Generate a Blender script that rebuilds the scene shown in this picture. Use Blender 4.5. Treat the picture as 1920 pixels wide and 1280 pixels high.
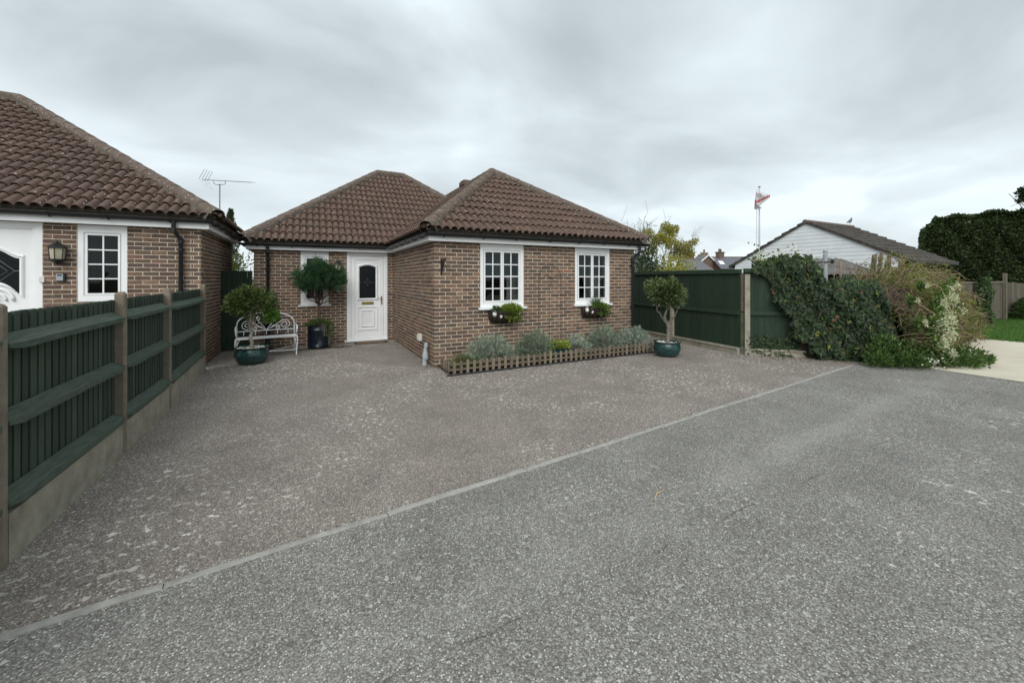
import bpy, bmesh, math, random
import numpy as np
from mathutils import Vector, Matrix
random.seed(7); RNG = np.random.default_rng(7)
S = bpy.context.scene
for o in list(bpy.data.objects): bpy.data.objects.remove(o)
COL = S.collection
R = math.radians

# ------------------------------------------------------------------ camera
CAM = Vector((-2.13, -7.335, 1.68))
YAW = math.atan2(.457, .889)
cd = bpy.data.cameras.new('camera'); cam = bpy.data.objects.new('camera', cd); COL.objects.link(cam)
cam.location = CAM; cam.rotation_euler = (R(90), 0, -YAW)
cd.sensor_width = 36; cd.lens = 750 / 1920 * 36; cd.shift_y = -118 / 1920
cd.clip_start = .05; cd.clip_end = 3000
S.camera = cam
FW = Vector((math.sin(YAW), math.cos(YAW), 0)); RT = Vector((math.cos(YAW), -math.sin(YAW), 0))

# ------------------------------------------------------------------ sky and sun
SUN_EL, SUN_AZ = R(42), R(212)        # azimuth clockwise from +Y: behind and left of the camera
w = bpy.data.worlds.new('World'); S.world = w; w.use_nodes = True
nt = w.node_tree; nt.nodes.clear()
def wn(t, **k):
    n = nt.nodes.new(t)
    for a, b in k.items(): setattr(n, a, b)
    return n
L = nt.links.new
out = wn('ShaderNodeOutputWorld'); bg = wn('ShaderNodeBackground'); L(bg.outputs[0], out.inputs[0])
sky = wn('ShaderNodeTexSky', sky_type='NISHITA', sun_disc=False, sun_elevation=SUN_EL, sun_rotation=SUN_AZ)
sks = wn('ShaderNodeVectorMath', operation='SCALE'); sks.inputs['Scale'].default_value = .06; L(sky.outputs[0], sks.inputs[0])
tc = wn('ShaderNodeTexCoord'); sep = wn('ShaderNodeSeparateXYZ'); L(tc.outputs['Generated'], sep.inputs[0])
zc = wn('ShaderNodeMath', operation='MAXIMUM'); L(sep.outputs[2], zc.inputs[0]); zc.inputs[1].default_value = 0
za = wn('ShaderNodeMath', operation='ADD'); L(zc.outputs[0], za.inputs[0]); za.inputs[1].default_value = .22
dv = wn('ShaderNodeVectorMath', operation='DIVIDE'); L(tc.outputs['Generated'], dv.inputs[0]); L(za.outputs[0], dv.inputs[1])
mp = wn('ShaderNodeMapping'); L(dv.outputs[0], mp.inputs[0])
mp.inputs['Location'].default_value = (3.1, 1.4, 0); mp.inputs['Rotation'].default_value = (0, 0, R(35)); mp.inputs['Scale'].default_value = (.95, 1.15, 0)
n1 = wn('ShaderNodeTexNoise'); L(mp.outputs[0], n1.inputs['Vector'])
n1.inputs['Scale'].default_value = 1.35; n1.inputs['Detail'].default_value = 9; n1.inputs['Roughness'].default_value = .47; n1.inputs['Distortion'].default_value = .35
n2 = wn('ShaderNodeTexNoise'); L(mp.outputs[0], n2.inputs['Vector'])
n2.inputs['Scale'].default_value = .42; n2.inputs['Detail'].default_value = 3
nm = wn('ShaderNodeMath', operation='MULTIPLY_ADD'); L(n2.outputs[0], nm.inputs[0]); nm.inputs[1].default_value = .7; L(n1.outputs[0], nm.inputs[2])
cr = wn('ShaderNodeValToRGB'); L(nm.outputs[0], cr.inputs[0])
e = cr.color_ramp.elements
e[0].position = .64; e[0].color = (.335, .381, .400, 1)
e[1].position = 1.06; e[1].color = (.62, .69, .715, 1)
e2 = cr.color_ramp.elements.new(.80); e2.color = (.438, .492, .512, 1)
e3 = cr.color_ramp.elements.new(.93); e3.color = (.528, .59, .612, 1)
# thin cloud is brighter low down, all the way round the horizon
hz = wn('ShaderNodeMapRange'); L(zc.outputs[0], hz.inputs[0]); hz.inputs[1].default_value = 0; hz.inputs[2].default_value = .42; hz.inputs[3].default_value = 1.0; hz.inputs[4].default_value = 0
hm = wn('ShaderNodeMath', operation='MULTIPLY'); L(hz.outputs[0], hm.inputs[0]); hm.inputs[1].default_value = .48
mh = wn('ShaderNodeMix', data_type='RGBA'); L(hm.outputs[0], mh.inputs[0]); L(cr.outputs[0], mh.inputs[6]); mh.inputs[7].default_value = (.585, .645, .67, 1)
mx = wn('ShaderNodeMix', data_type='RGBA'); mx.inputs[0].default_value = .93; L(sks.outputs[0], mx.inputs[6]); L(mh.outputs[2], mx.inputs[7])
L(mx.outputs[2], bg.inputs[0]); bg.inputs[1].default_value = 1.0
sl = bpy.data.lights.new('sun', 'SUN'); so = bpy.data.objects.new('sun', sl); COL.objects.link(so)
sl.energy = 1.5; sl.angle = R(50); sl.color = (1, .975, .94)
sd = Vector((math.sin(SUN_AZ) * math.cos(SUN_EL), math.cos(SUN_AZ) * math.cos(SUN_EL), math.sin(SUN_EL)))
so.rotation_euler = sd.to_track_quat('Z', 'Y').to_euler()
V = S.view_settings; V.view_transform = 'Standard'; V.look = 'None'; V.exposure = .68; V.gamma = 1; V.use_curve_mapping = False
S.render.engine = 'CYCLES'; S.render.resolution_x = 1024; S.render.resolution_y = 682
S.cycles.max_bounces = 8; S.cycles.transparent_max_bounces = 16

# ------------------------------------------------------------------ materials
class NT:
    def __init__(s, name):
        s.m = bpy.data.materials.new(name); s.m.use_nodes = True; s.t = s.m.node_tree; s.t.nodes.clear()
        s.o = s.n('ShaderNodeOutputMaterial'); s.b = s.n('ShaderNodeBsdfPrincipled'); s.l(s.b.outputs[0], s.o.inputs[0])
        s.pos = s.n('ShaderNodeNewGeometry').outputs['Position']
    def n(s, t, **k):
        x = s.t.nodes.new(t)
        for a, b in k.items(): setattr(x, a, b)
        return x
    def l(s, a, b): s.t.links.new(a, b)
    def put(s, v, i):
        if hasattr(v, 'is_output'): s.l(v, i)
        else: i.default_value = v
    def math(s, op, a, b=0., c=0.):
        x = s.n('ShaderNodeMath', operation=op); s.put(a, x.inputs[0]); s.put(b, x.inputs[1]); s.put(c, x.inputs[2]); return x.outputs[0]
    def noise(s, sc, det=4, rough=.55, vec=None, dist=0):
        x = s.n('ShaderNodeTexNoise'); s.l(vec or s.pos, x.inputs['Vector']); x.inputs['Scale'].default_value = sc
        x.inputs['Detail'].default_value = det; x.inputs['Roughness'].default_value = rough; x.inputs['Distortion'].default_value = dist; return x.outputs[0]
    def voro(s, sc, out='Distance', feat='F1', vec=None, rnd=1):
        x = s.n('ShaderNodeTexVoronoi', feature=feat); s.l(vec or s.pos, x.inputs['Vector']); x.inputs['Scale'].default_value = sc; x.inputs['Randomness'].default_value = rnd; return x.outputs[out]
    def scl(s, v, xyz):
        x = s.n('ShaderNodeVectorMath', operation='MULTIPLY'); s.l(v, x.inputs[0]); x.inputs[1].default_value = xyz; return x.outputs[0]
    def rng(s, v, a, b, c=0., d=1.):
        x = s.n('ShaderNodeMapRange'); s.put(v, x.inputs[0])
        for i, q in enumerate((a, b, c, d)): x.inputs[i + 1].default_value = q
        return x.outputs[0]
    def mix(s, f, a, b, bt='MIX'):
        x = s.n('ShaderNodeMix', data_type='RGBA', blend_type=bt); s.put(f, x.inputs[0])
        for v, i in ((a, 6), (b, 7)):
            if isinstance(v, tuple) and len(v) == 3: v = v + (1,)
            s.put(v, x.inputs[i])
        return x.outputs[2]
    def grey(s, v):
        x = s.n('ShaderNodeCombineXYZ')
        for i in range(3): s.put(v, x.inputs[i])
        return x.outputs[0]
    def ramp(s, v, st):
        x = s.n('ShaderNodeValToRGB'); s.l(v, x.inputs[0]); el = x.color_ramp.elements
        while len(el) < len(st): el.new(.5)
        for q, (p, c) in zip(el, st): q.position = p; q.color = tuple(c) + (1,)
        return x.outputs[0]
    def attr(s, name='col'):
        x = s.n('ShaderNodeAttribute'); x.attribute_name = name; return x.outputs['Color']
    def bump(s, h, st=.4, d=.01):
        x = s.n('ShaderNodeBump'); x.inputs['Strength'].default_value = st; x.inputs['Distance'].default_value = d; s.l(h, x.inputs['Height']); s.l(x.outputs[0], s.b.inputs['Normal'])
    def fin(s, col, rough=.7, spec=.3, metal=0):
        if isinstance(col, tuple) and len(col) == 3: col = col + (1,)
        s.put(col, s.b.inputs['Base Color']); s.put(rough, s.b.inputs['Roughness']); s.b.inputs['Specular IOR Level'].default_value = spec; s.b.inputs['Metallic'].default_value = metal
        return s.m
M = {}
def pm(name, col, rough=.7, var=.2, scale=6, spec=.3, bump=0, bscale=80, attr=False, metal=0, streak=None):
    s = NT(name)
    vec = s.scl(s.pos, streak) if streak else None
    f = s.rng(s.noise(scale, 5, .6, vec), .3, .7, 1 - var, 1 + var)
    c = s.mix(1., tuple(col), s.grey(f), 'MULTIPLY')
    if attr: c = s.mix(1., c, s.attr(), 'MULTIPLY')
    if bump: s.bump(s.noise(bscale, 4, .6, vec), bump)
    M[name] = s.fin(c, rough, spec, metal); return M[name]
pm('upvc', (.80, .81, .81), .35, .04, 3, .4)
pm('upvc_frame', (.80, .81, .81), .3, .04, 5, .4)
pm('fascia_white', (.78, .79, .79), .45, .06, 2.5, .3)
pm('black_plastic', (.012, .013, .016), .35, .15, 4, .45)
pm('iron', (.012, .012, .014), .45, .3, 30, .4)
pm('white_iron', (.80, .81, .82), .4, .06, 20, .4)
pm('brass', (.42, .30, .12), .35, .15, 20, .5, metal=.9)
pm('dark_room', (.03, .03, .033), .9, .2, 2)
pm('curtain_or_reflection', (.36, .37, .35), .9, .08, 4)
pm('reflection_teal', (.02, .06, .065), .8, .15, 5)  # colour of trees mirrored in the upper panes, painted on sheets inside
pm('white_ornament', (.75, .74, .72), .3, .05, 5)
pm('gilt', (.3, .25, .16), .4, .1, 20, metal=.6)
pm('lamp_glass', (.42, .38, .28), .25, .1, 8, .5)
pm('grey_plastic', (.33, .36, .38), .45, .08, 10)
pm('white_plastic', (.62, .62, .6), .4, .08, 10)
pm('mat_coir', (.17, .12, .07), .95, .2, 60, bump=.5, bscale=300)
pm('mat_edge', (.025, .025, .025), .8, .1)
pm('soil', (.045, .032, .022), .95, .4, 18, bump=.7, bscale=60)
pm('bed_edge', (.03, .03, .034), .7, .3, 10)
pm('gasket', (.22, .225, .23), .6, .1, 10)
pm('steel', (.30, .31, .33), .4, .1, 10, .5, metal=.8)
pm('flagpole_white', (.45, .46, .48), .4, .08, 10)
pm('slate', (.13, .135, .15), .75, .25, 4, attr=False)
pm('slate_brown', (.15, .125, .11), .8, .25, 4)
pm('far_brick', (.15, .11, .085), .9, .25, 6)
pm('far_buff', (.30, .25, .19), .9, .2, 6)
pm('pot_red', (.14, .075, .055), .8, .2, 6)
pm('render_cream', (.55, .52, .46), .85, .1, 3)
pm('bargeboard', (.78, .78, .78), .5, .05, 3)
pm('garage_tile', (.075, .067, .058), .9, .55, 7, bump=.4, bscale=30)
pm('weatherboard', (.73, .75, .77), .5, .05, 2)
pm('pale_gravel', (.5, .48, .44), .9, .35, 60, bump=.5, bscale=90)
pm('bark_pale', (.27, .235, .19), .9, .25, 14, bump=.6, bscale=60)
pm('bark_dark', (.075, .052, .042), .9, .3, 14, bump=.6, bscale=60)
pm('bark_grey', (.17, .15, .13), .9, .3, 14, bump=.6, bscale=50)
pm('twig', (.21, .165, .115), .9, .25, 10, attr=True)
pm('old_timber', (.17, .135, .10), .9, .35, 5, bump=.5, bscale=30, streak=(6, 6, 1))
pm('grey_timber', (.125, .108, .084), .9, .35, 5, bump=.5, bscale=30, streak=(8, 8, .8), attr=True)
pm('picket_wood', (.175, .142, .105), .9, .3, 8, bump=.5, bscale=40, streak=(8, 8, 1.2), attr=True)
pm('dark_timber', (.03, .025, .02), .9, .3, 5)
pm('teal_cover', (.02, .075, .085), .4, .2, 10)
pm('feather', (.13, .13, .15), .8, .2, 40)
pm('beak', (.2, .14, .08), .5, .1)

def mk():
    # brick: colour from the piece, fired blotches, sooty marks
    s = NT('brick')
    c = s.attr()
    c = s.mix(1., c, s.grey(s.rng(s.noise(26, 5, .65), .3, .72, .62, 1.35)), 'MULTIPLY')
    c = s.mix(s.rng(s.noise(1.3, 3), .5, .8, 0, .2), c, (.20, .165, .13))
    s.bump(s.noise(140, 3, .7), .5, .004); M['brick'] = s.fin(c, .9, .15)
    s = NT('mortar')
    c = s.mix(s.rng(s.noise(2.2, 4), .35, .7), (.68, .585, .45), (.54, .46, .35))
    c = s.mix(s.rng(s.noise(120, 2), .3, .8, 0, .4), c, (.72, .64, .52))
    s.bump(s.noise(220, 2), .6, .003); M['mortar'] = s.fin(c, .95, .1)
    # concrete pantiles with lichen
    for nm, base in (('tile', 1.),):
        s = NT(nm); c = s.attr()
        c = s.mix(1., c, s.grey(s.rng(s.noise(9, 6, .7), .25, .75, .6, 1.4)), 'MULTIPLY')
        c = s.mix(s.rng(s.noise(.9, 4), .5, .75, 0, .4), c, (.085, .072, .058))
        d = s.voro(13, 'Distance'); rc = s.n('ShaderNodeSeparateColor'); s.l(s.voro(13, 'Color'), rc.inputs[0])
        jit = s.math('ADD', d, s.rng(s.noise(70, 3), 0, 1, -.12, .12))
        spot = s.math('MULTIPLY', s.rng(jit, .17, .12), s.math('GREATER_THAN', rc.outputs[0], .58))
        spot = s.math('MULTIPLY', spot, s.rng(s.noise(1.6, 2), .34, .52))
        c = s.mix(spot, c, (.66, .64, .59))
        s.bump(s.noise(160, 3, .7), .5, .004); M[nm] = s.fin(c, .85, .2)
    s = NT('hip_tile'); c = s.mix(s.rng(s.noise(5, 6, .7), .3, .7), (.105, .073, .060), (.15, .12, .10))
    d = s.math('ADD', s.voro(24, 'Distance'), s.rng(s.noise(90, 3), 0, 1, -.15, .15))
    rc = s.n('ShaderNodeSeparateColor'); s.l(s.voro(24, 'Color'), rc.inputs[0])
    c = s.mix(s.math('MULTIPLY', s.rng(d, .3, .2), s.math('GREATER_THAN', rc.outputs[0], .62)), c, (.45, .42, .37))
    c = s.mix(s.rng(s.noise(1.5, 4), .54, .72, 0, .45), c, (.13, .125, .08))
    s.bump(s.noise(120, 4, .7), .6, .006); M['hip_tile'] = s.fin(c, .9, .15)
    s = NT('mortar_bed'); c = s.mix(s.rng(s.noise(14, 5), .35, .65), (.085, .074, .062), (.14, .122, .098))
    s.bump(s.noise(60, 4), .8, .01); M['mortar_bed'] = s.fin(c, .95, .1)
    # bound-stone driveway
    def agg(name, sc, dark, mid, light, fr, patch, pcol, patch_sc, band=None, seam=None):
        s = NT(name); d = s.voro(sc, 'Distance')
        rc = s.n('ShaderNodeSeparateColor'); s.l(s.voro(sc, 'Color'), rc.inputs[0])
        big = s.noise(.55, 5, .6)
        fine = s.voro(sc * 2.3, 'Color'); fc = s.n('ShaderNodeSeparateColor'); s.l(fine, fc.inputs[0])
        c = s.mix(rc.outputs[1], dark, mid)
        c = s.mix(1., c, s.grey(s.rng(fc.outputs[1], 0, 1, .6, 1.4)), 'MULTIPLY')
        thr = s.rng(big, .3, .7, fr[0] + .06, fr[0] - .06)
        chip = s.math('MULTIPLY', s.math('GREATER_THAN', rc.outputs[0], thr), s.rng(d, fr[2], fr[1]))
        c = s.mix(chip, c, s.mix(s.math('POWER', rc.outputs[2], 1.5), tuple(.6 * x for x in light), light))
        c = s.mix(s.rng(d, .5, .8, 0, .5), c, tuple(.5 * x for x in dark))
        # pale lichen blotches, gathered in drifts
        pn = s.noise(patch_sc, 2, .5, dist=.15)
        drift = s.rng(s.noise(.42, 3), patch[0], patch[1])
        pk = s.math('MULTIPLY', s.rng(s.math('ADD', pn, s.rng(s.noise(70, 3, .7), 0, 1, -.09, .09)), .60, .66), drift)
        pk2 = s.math('MULTIPLY', s.rng(s.noise(patch_sc * 2.2, 2, .5), .63, .66), s.rng(s.noise(.7, 3), .42, .62))
        c = s.mix(s.math('MULTIPLY', s.math('MAXIMUM', pk, pk2), .8), c, pcol)
        c = s.mix(1., c, s.grey(s.rng(s.noise(1.7, 5, .65), .3, .7, .84, 1.14)), 'MULTIPLY')
        if band:
            for (ax, ay, bx, by, hw, colr, st) in band:
                dx, dy = bx - ax, by - ay; ln = math.hypot(dx, dy); nx, ny = -dy / ln, dx / ln
                sp = s.n('ShaderNodeSeparateXYZ'); s.l(s.pos, sp.inputs[0])
                dist = s.math('ADD', s.math('MULTIPLY', sp.outputs[0], nx), s.math('MULTIPLY_ADD', sp.outputs[1], ny, -(ax * nx + ay * ny)))
                dist = s.math('ADD', dist, s.rng(s.noise(.9, 4), 0, 1, -hw * .9, hw * .9))
                k = s.math('MULTIPLY', s.rng(s.math('ABSOLUTE', dist), hw, hw * .25), s.rng(s.noise(.5, 3), .34, .6, .2, 1))
                c = s.mix(s.math('MULTIPLY', k, st), c, s.mix(1., c, (1.22, 1.21, 1.19), 'MULTIPLY')); c = s.mix(s.math('MULTIPLY', k, st * .35), c, colr)
        if seam:
            ax, ay, bx, by = seam; dx, dy = bx - ax, by - ay; ln = math.hypot(dx, dy); nx, ny = -dy / ln, dx / ln
            sp = s.n('ShaderNodeSeparateXYZ'); s.l(s.pos, sp.inputs[0])
            dist = s.math('ADD', s.math('MULTIPLY', sp.outputs[0], nx), s.math('MULTIPLY_ADD', sp.outputs[1], ny, -(ax * nx + ay * ny)))
            dist = s.math('ADD', dist, s.rng(s.noise(3, 5, .7), 0, 1, -.07, .07))
            k = s.math('MULTIPLY', s.rng(s.math('ABSOLUTE', dist), .008, .002), s.rng(s.noise(2.2, 3), .46, .58))
            c = s.mix(s.math('MULTIPLY', k, .7), c, (.055, .053, .05))
        h = s.math('MULTIPLY', d, -1.)
        s.bump(h, .55, .008); return s.fin(c, .9, .2)
    M['drive'] = agg('drive', 108, (.160, .137, .119), (.305, .267, .235), (.64, .61, .55), (.74, .28, .50), (.44, .58), (.70, .675, .61), 17)
    M['road'] = agg('road', 100, (.145, .139, .126), (.285, .275, .252), (.66, .645, .60), (.79, .26, .50), (.58, .70), (.55, .54, .50), 12,
                    band=[(-.85, -5.35, 1.8, -5.12, .20, (.30, .295, .28), .55), (-6, -7.6, 8.0, -6.3, .35, (.28, .275, .262), .45)], seam=(-.49, -5.56, 1.73, -5.48))
    s = NT('concrete'); c = s.mix(s.rng(s.noise(7, 6, .65), .3, .7), (.22, .20, .155), (.36, .335, .265))
    c = s.mix(s.rng(s.noise(90, 3), .55, .75, 0, .6), c, (.40, .385, .33)); c = s.mix(s.rng(s.noise(3, 4), .55, .72, 0, .6), c, (.105, .10, .07))
    s.bump(s.noise(120, 4, .7), .7, .006); M['concrete'] = s.fin(c, .93, .15)
    s = NT('post_concrete'); c = s.mix(s.rng(s.noise(7, 6, .65), .3, .7), (.15, .125, .095), (.245, .21, .165))
    c = s.mix(s.rng(s.noise(90, 3), .6, .75, 0, .6), c, (.40, .37, .32)); s.bump(s.noise(120, 4, .7), .8, .006); M['post_concrete'] = s.fin(c, .93, .15)
    s = NT('kerb_stone'); c = s.mix(s.rng(s.noise(11, 6, .65), .3, .7), (.25, .245, .225), (.40, .39, .36))
    c = s.mix(s.rng(s.noise(120, 3), .58, .78, 0, .6), c, (.10, .10, .095)); s.bump(s.noise(140, 4, .7), .7, .006); M['kerb_stone'] = s.fin(c, .93, .15)
    s = NT('pale_concrete'); c = s.mix(s.rng(s.noise(1.1, 6, .65), .3, .7), (.52, .475, .385), (.64, .59, .49)); c = s.mix(s.rng(s.noise(60, 4), .5, .8, 0, .4), c, (.42, .38, .30))
    s.bump(s.noise(80, 3), .4, .005); M['pale_concrete'] = s.fin(c, .93, .1)
    s = NT('earth'); c = s.mix(s.rng(s.noise(.6, 6, .65), .35, .65), (.05, .065, .028), (.10, .085, .055)); s.bump(s.noise(9, 5), .8, .05); M['earth'] = s.fin(c, .95, .1)
    s = NT('lawn'); c = s.mix(s.rng(s.noise(3, 6, .65), .3, .7), (.045, .105, .022), (.085, .16, .035)); s.bump(s.noise(60, 4), .9, .03); M['lawn'] = s.fin(c, .9, .1)
    # painted fence timber
    for nm, a, b in (('fence_green', (.030, .046, .033), (.055, .077, .057)), ('fence_dark', (.014, .028, .016), (.027, .046, .029))):
        s = NT(nm); g = s.noise(7, 6, .7, s.scl(s.pos, (7, 7, .5)))
        c = s.mix(s.rng(g, .3, .7), a, b); c = s.mix(1., c, s.attr(), 'MULTIPLY')
        c = s.mix(s.rng(s.noise(45, 3), .68, .78, 0, .5), c, (.14, .17, .15)); s.bump(g, .5, .006); M[nm] = s.fin(c, .75, .25)
    s = NT('rail_green'); g = s.noise(6, 6, .7, s.scl(s.pos, (9, 1.0, 9)))
    c = s.mix(s.rng(g, .3, .7), (.040, .058, .043), (.096, .124, .096)); c = s.mix(s.rng(s.noise(24, 4, .7, s.scl(s.pos, (4, .6, 4))), .66, .72, 0, .7), c, (.015, .022, .018))
    s.bump(g, .6, .008); M['rail_green'] = s.fin(c, .75, .25)
    # glazes
    for nm, a, b in (('glaze_teal', (.008, .030, .029), (.022, .062, .058)), ('glaze_blue', (.005, .010, .016), (.009, .016, .024))):
        s = NT(nm); c = s.mix(s.rng(s.noise(9, 5, .6), .3, .7), a, b); s.bump(s.noise(14, 3), .25, .01); M[nm] = s.fin(c, s.rng(s.noise(6, 3), .3, .7, .12, .3), .5)
    # window glass
    s = NT('glass'); s.t.nodes.remove(s.b)
    tr = s.n('ShaderNodeBsdfTransparent'); tr.inputs[0].default_value = (.72, .76, .76, 1)
    gl = s.n('ShaderNodeBsdfGlossy'); gl.inputs['Roughness'].default_value = .02; gl.inputs[0].default_value = (.9, .95, .95, 1)
    fr = s.n('ShaderNodeFresnel'); fr.inputs[0].default_value = 1.5; mx = s.n('ShaderNodeMixShader')
    s.l(s.math('MULTIPLY', fr.outputs[0], .85), mx.inputs[0]); s.l(tr.outputs[0], mx.inputs[1]); s.l(gl.outputs[0], mx.inputs[2]); s.l(mx.outputs[0], s.o.inputs[0]); M['glass'] = s.m
    # foliage: colour from each leaf, light passing through
    def leaf(name, rough=.45, spec=.35, tl=.25):
        s = NT(name); c = s.attr(); s.fin(c, rough, spec)
        t = s.n('ShaderNodeBsdfTranslucent'); s.l(s.mix(1., c, (1.0, 1.15, .55), 'MULTIPLY'), t.inputs[0])
        m = s.n('ShaderNodeMixShader'); m.inputs[0].default_value = tl; s.l(s.b.outputs[0], m.inputs[1]); s.l(t.outputs[0], m.inputs[2]); s.l(m.outputs[0], s.o.inputs[0]); M[name] = s.m
    leaf('leaf', .55, .2, .28); leaf('leaf_gloss', .42, .25, .25); leaf('leaf_matt', .8, .15, .25)
    leaf('petal', .6, .2, .3); s = NT('grit'); M['grit'] = s.fin(s.attr(), .9, .2)
    s = NT('cloth'); s.fin(s.attr(), .85, .1)
    t = s.n('ShaderNodeBsdfTranslucent'); s.l(s.attr(), t.inputs[0]); m = s.n('ShaderNodeMixShader'); m.inputs[0].default_value = .35
    s.l(s.b.outputs[0], m.inputs[1]); s.l(t.outputs[0], m.inputs[2]); s.l(m.outputs[0], s.o.inputs[0]); M['cloth'] = s.m
    s = NT('corrugated'); c = s.mix(s.rng(s.noise(5, 6, .65), .3, .7), (.10, .095, .088), (.18, .175, .165)); c = s.mix(s.rng(s.noise(2, 4), .5, .66, 0, .7), c, (.07, .06, .05)); M['corrugated'] = s.fin(c, .9, .15)
mk()

# ------------------------------------------------------------------ mesh and object helpers
class MB:
    def __init__(s): s.V = []; s.n = 0; s.F = []; s.C = []
    def add(s, V, F, col=(1, 1, 1)):
        V = np.asarray(V, float).reshape(-1, 3); s.V.append(V)
        if isinstance(F, np.ndarray): groups = [F]
        else:
            d = {}
            for f in F: d.setdefault(len(f), []).append(f)
            groups = [np.array(g) for g in d.values()]
        for g in groups:
            s.F.append(g + s.n)
            c = np.asarray(col, float); s.C.append(np.broadcast_to(c, (len(g), 3)) if c.ndim == 1 else c)
        s.n += len(V)
    def box(s, lo, hi, col=(1, 1, 1), T=None, jit=0):
        (a, b, c), (d, e, f) = lo, hi
        v = np.array([(a, b, c), (d, b, c), (d, e, c), (a, e, c), (a, b, f), (d, b, f), (d, e, f), (a, e, f)], float)
        if jit: v = v + RNG.uniform(-jit, jit, v.shape)
        if T is not None: v = T(v)
        s.add(v, BOXF, col)
    def tube(s, pts, r, seg=6, col=(1, 1, 1), caps=True):
        P = [Vector(p) for p in pts]; n = len(P); rr = r if hasattr(r, '__len__') else [r] * n
        up = None; vs = []
        for i in range(n):
            t = (P[min(i + 1, n - 1)] - P[max(i - 1, 0)]).normalized()
            if up is None: up = t.orthogonal().normalized()
            else:
                up = up - t * up.dot(t); up = up.normalized() if up.length > 1e-6 else t.orthogonal().normalized()
            bi = t.cross(up)
            for k in range(seg):
                a = 2 * math.pi * k / seg; vs.append(P[i] + (up * math.cos(a) + bi * math.sin(a)) * rr[i])
        F = [(i * seg + k, i * seg + (k + 1) % seg, (i + 1) * seg + (k + 1) % seg, (i + 1) * seg + k) for i in range(n - 1) for k in range(seg)]
        if caps: F += [tuple(range(seg))[::-1], tuple((n - 1) * seg + k for k in range(seg))]
        s.add([tuple(v) for v in vs], F, col)
    def lathe(s, prof, c=(0, 0, 0), seg=28, col=(1, 1, 1), wob=0):
        vs = []
        for (r, z) in prof:
            for k in range(seg):
                a = 2 * math.pi * k / seg; q = r * (1 + wob * math.sin(3 * a + z * 9)); vs.append((c[0] + q * math.cos(a), c[1] + q * math.sin(a), c[2] + z))
        n = len(prof)
        F = [(i * seg + k, i * seg + (k + 1) % seg, (i + 1) * seg + (k + 1) % seg, (i + 1) * seg + k) for i in range(n - 1) for k in range(seg)]
        F += [tuple(range(seg))[::-1], tuple((n - 1) * seg + k for k in range(seg))]
        s.add(vs, F, col)
    def prism(s, A, B, col=(1, 1, 1)):      # loft between two equal polygons
        n = len(A); F = [tuple(range(n))[::-1], tuple(range(n, 2 * n))] + [(i, (i + 1) % n, n + (i + 1) % n, n + i) for i in range(n)]
        s.add([tuple(p) for p in A] + [tuple(p) for p in B], F, col)
    def mesh(s, name, c=Vector((0, 0, 0)), smooth=False, sharp=None):
        me = bpy.data.meshes.new(name)
        Vv = np.concatenate(s.V) - np.array(c); me.vertices.add(len(Vv)); me.vertices.foreach_set('co', Vv.ravel())
        idx = np.concatenate([g.ravel() for g in s.F]); tot = np.concatenate([np.full(len(g), g.shape[1]) for g in s.F])
        st = np.concatenate([[0], np.cumsum(tot)[:-1]])
        me.loops.add(len(idx)); me.loops.foreach_set('vertex_index', idx.astype(np.int32))
        me.polygons.add(len(tot)); me.polygons.foreach_set('loop_start', st.astype(np.int32)); me.polygons.foreach_set('loop_total', tot.astype(np.int32))
        me.update(calc_edges=True)
        cc = np.repeat(np.concatenate(s.C), tot, axis=0); cc = np.concatenate([cc, np.ones((len(cc), 1))], 1)
        a = me.color_attributes.new('col', 'FLOAT_COLOR', 'CORNER'); a.data.foreach_set('color', cc.astype(np.float32).ravel())
        me.polygons.foreach_set('use_smooth', np.full(len(tot), bool(smooth)))
        if smooth and sharp: me.set_sharp_from_angle(angle=R(sharp))
        return me
    def build(s, name, mat, parent=None, smooth=False, sharp=None, **props):
        Vv = np.concatenate(s.V); lo, hi = Vv.min(0), Vv.max(0)
        c = Vector(((lo[0] + hi[0]) / 2, (lo[1] + hi[1]) / 2, lo[2]))
        me = s.mesh(name, c, smooth, sharp); return place(name, me, mat, parent, c, **props)
BOXF = np.array([(0, 3, 2, 1), (4, 5, 6, 7), (0, 1, 5, 4), (1, 2, 6, 5), (2, 3, 7, 6), (3, 0, 4, 7)])
WM = {}
def place(name, me, mat, parent, loc, rot=None, scale=None, label=None, category=None, group=None, kind=None):
    o = bpy.data.objects.new(name, me); COL.objects.link(o)
    if me is not None and mat is not None and len(me.materials) == 0: me.materials.append(M[mat] if isinstance(mat, str) else mat)
    o.location = loc
    if rot is not None: o.rotation_mode = 'QUATERNION'; o.rotation_quaternion = rot
    if scale is not None: o.scale = scale
    if parent is not None: o.parent = parent; o.matrix_parent_inverse = WM[parent]
    WM[o] = Matrix.Translation(-Vector(loc))
    for k, v in (('label', label), ('category', category), ('group', group), ('kind', kind)):
        if v: o[k] = v
    return o
def thing(name, loc, label, category, group=None): return place(name, None, None, None, loc, label=label, category=category, group=group)
def one(f, name, mat, parent=None, **k):
    m = MB(); f(m)
    return m.build(name, mat, parent, **k)
class Frame:      # a wall plane: along / out / up
    def __init__(s, o, ex, en): s.o = np.array(o, float); s.ex = np.array(ex, float); s.en = np.array(en, float); s.ez = np.array((0, 0, 1.))
    def __call__(s, v): v = np.asarray(v, float); return s.o + v[:, :1] * s.ex + v[:, 1:2] * s.en + v[:, 2:3] * s.ez
    def p(s, a, d, z): return tuple(s.o + a * s.ex + d * s.en + z * s.ez)
    def box(s, mb, a0, a1, z0, z1, d0, d1, col=(1, 1, 1), jit=0):
        flip = np.dot(np.cross(s.ex, s.en), s.ez) < 0
        mb.box((a0, d0, z0), (a1, d1, z1), col, s, jit)
        if flip: mb.F[-1] = mb.F[-1][:, ::-1]
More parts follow.
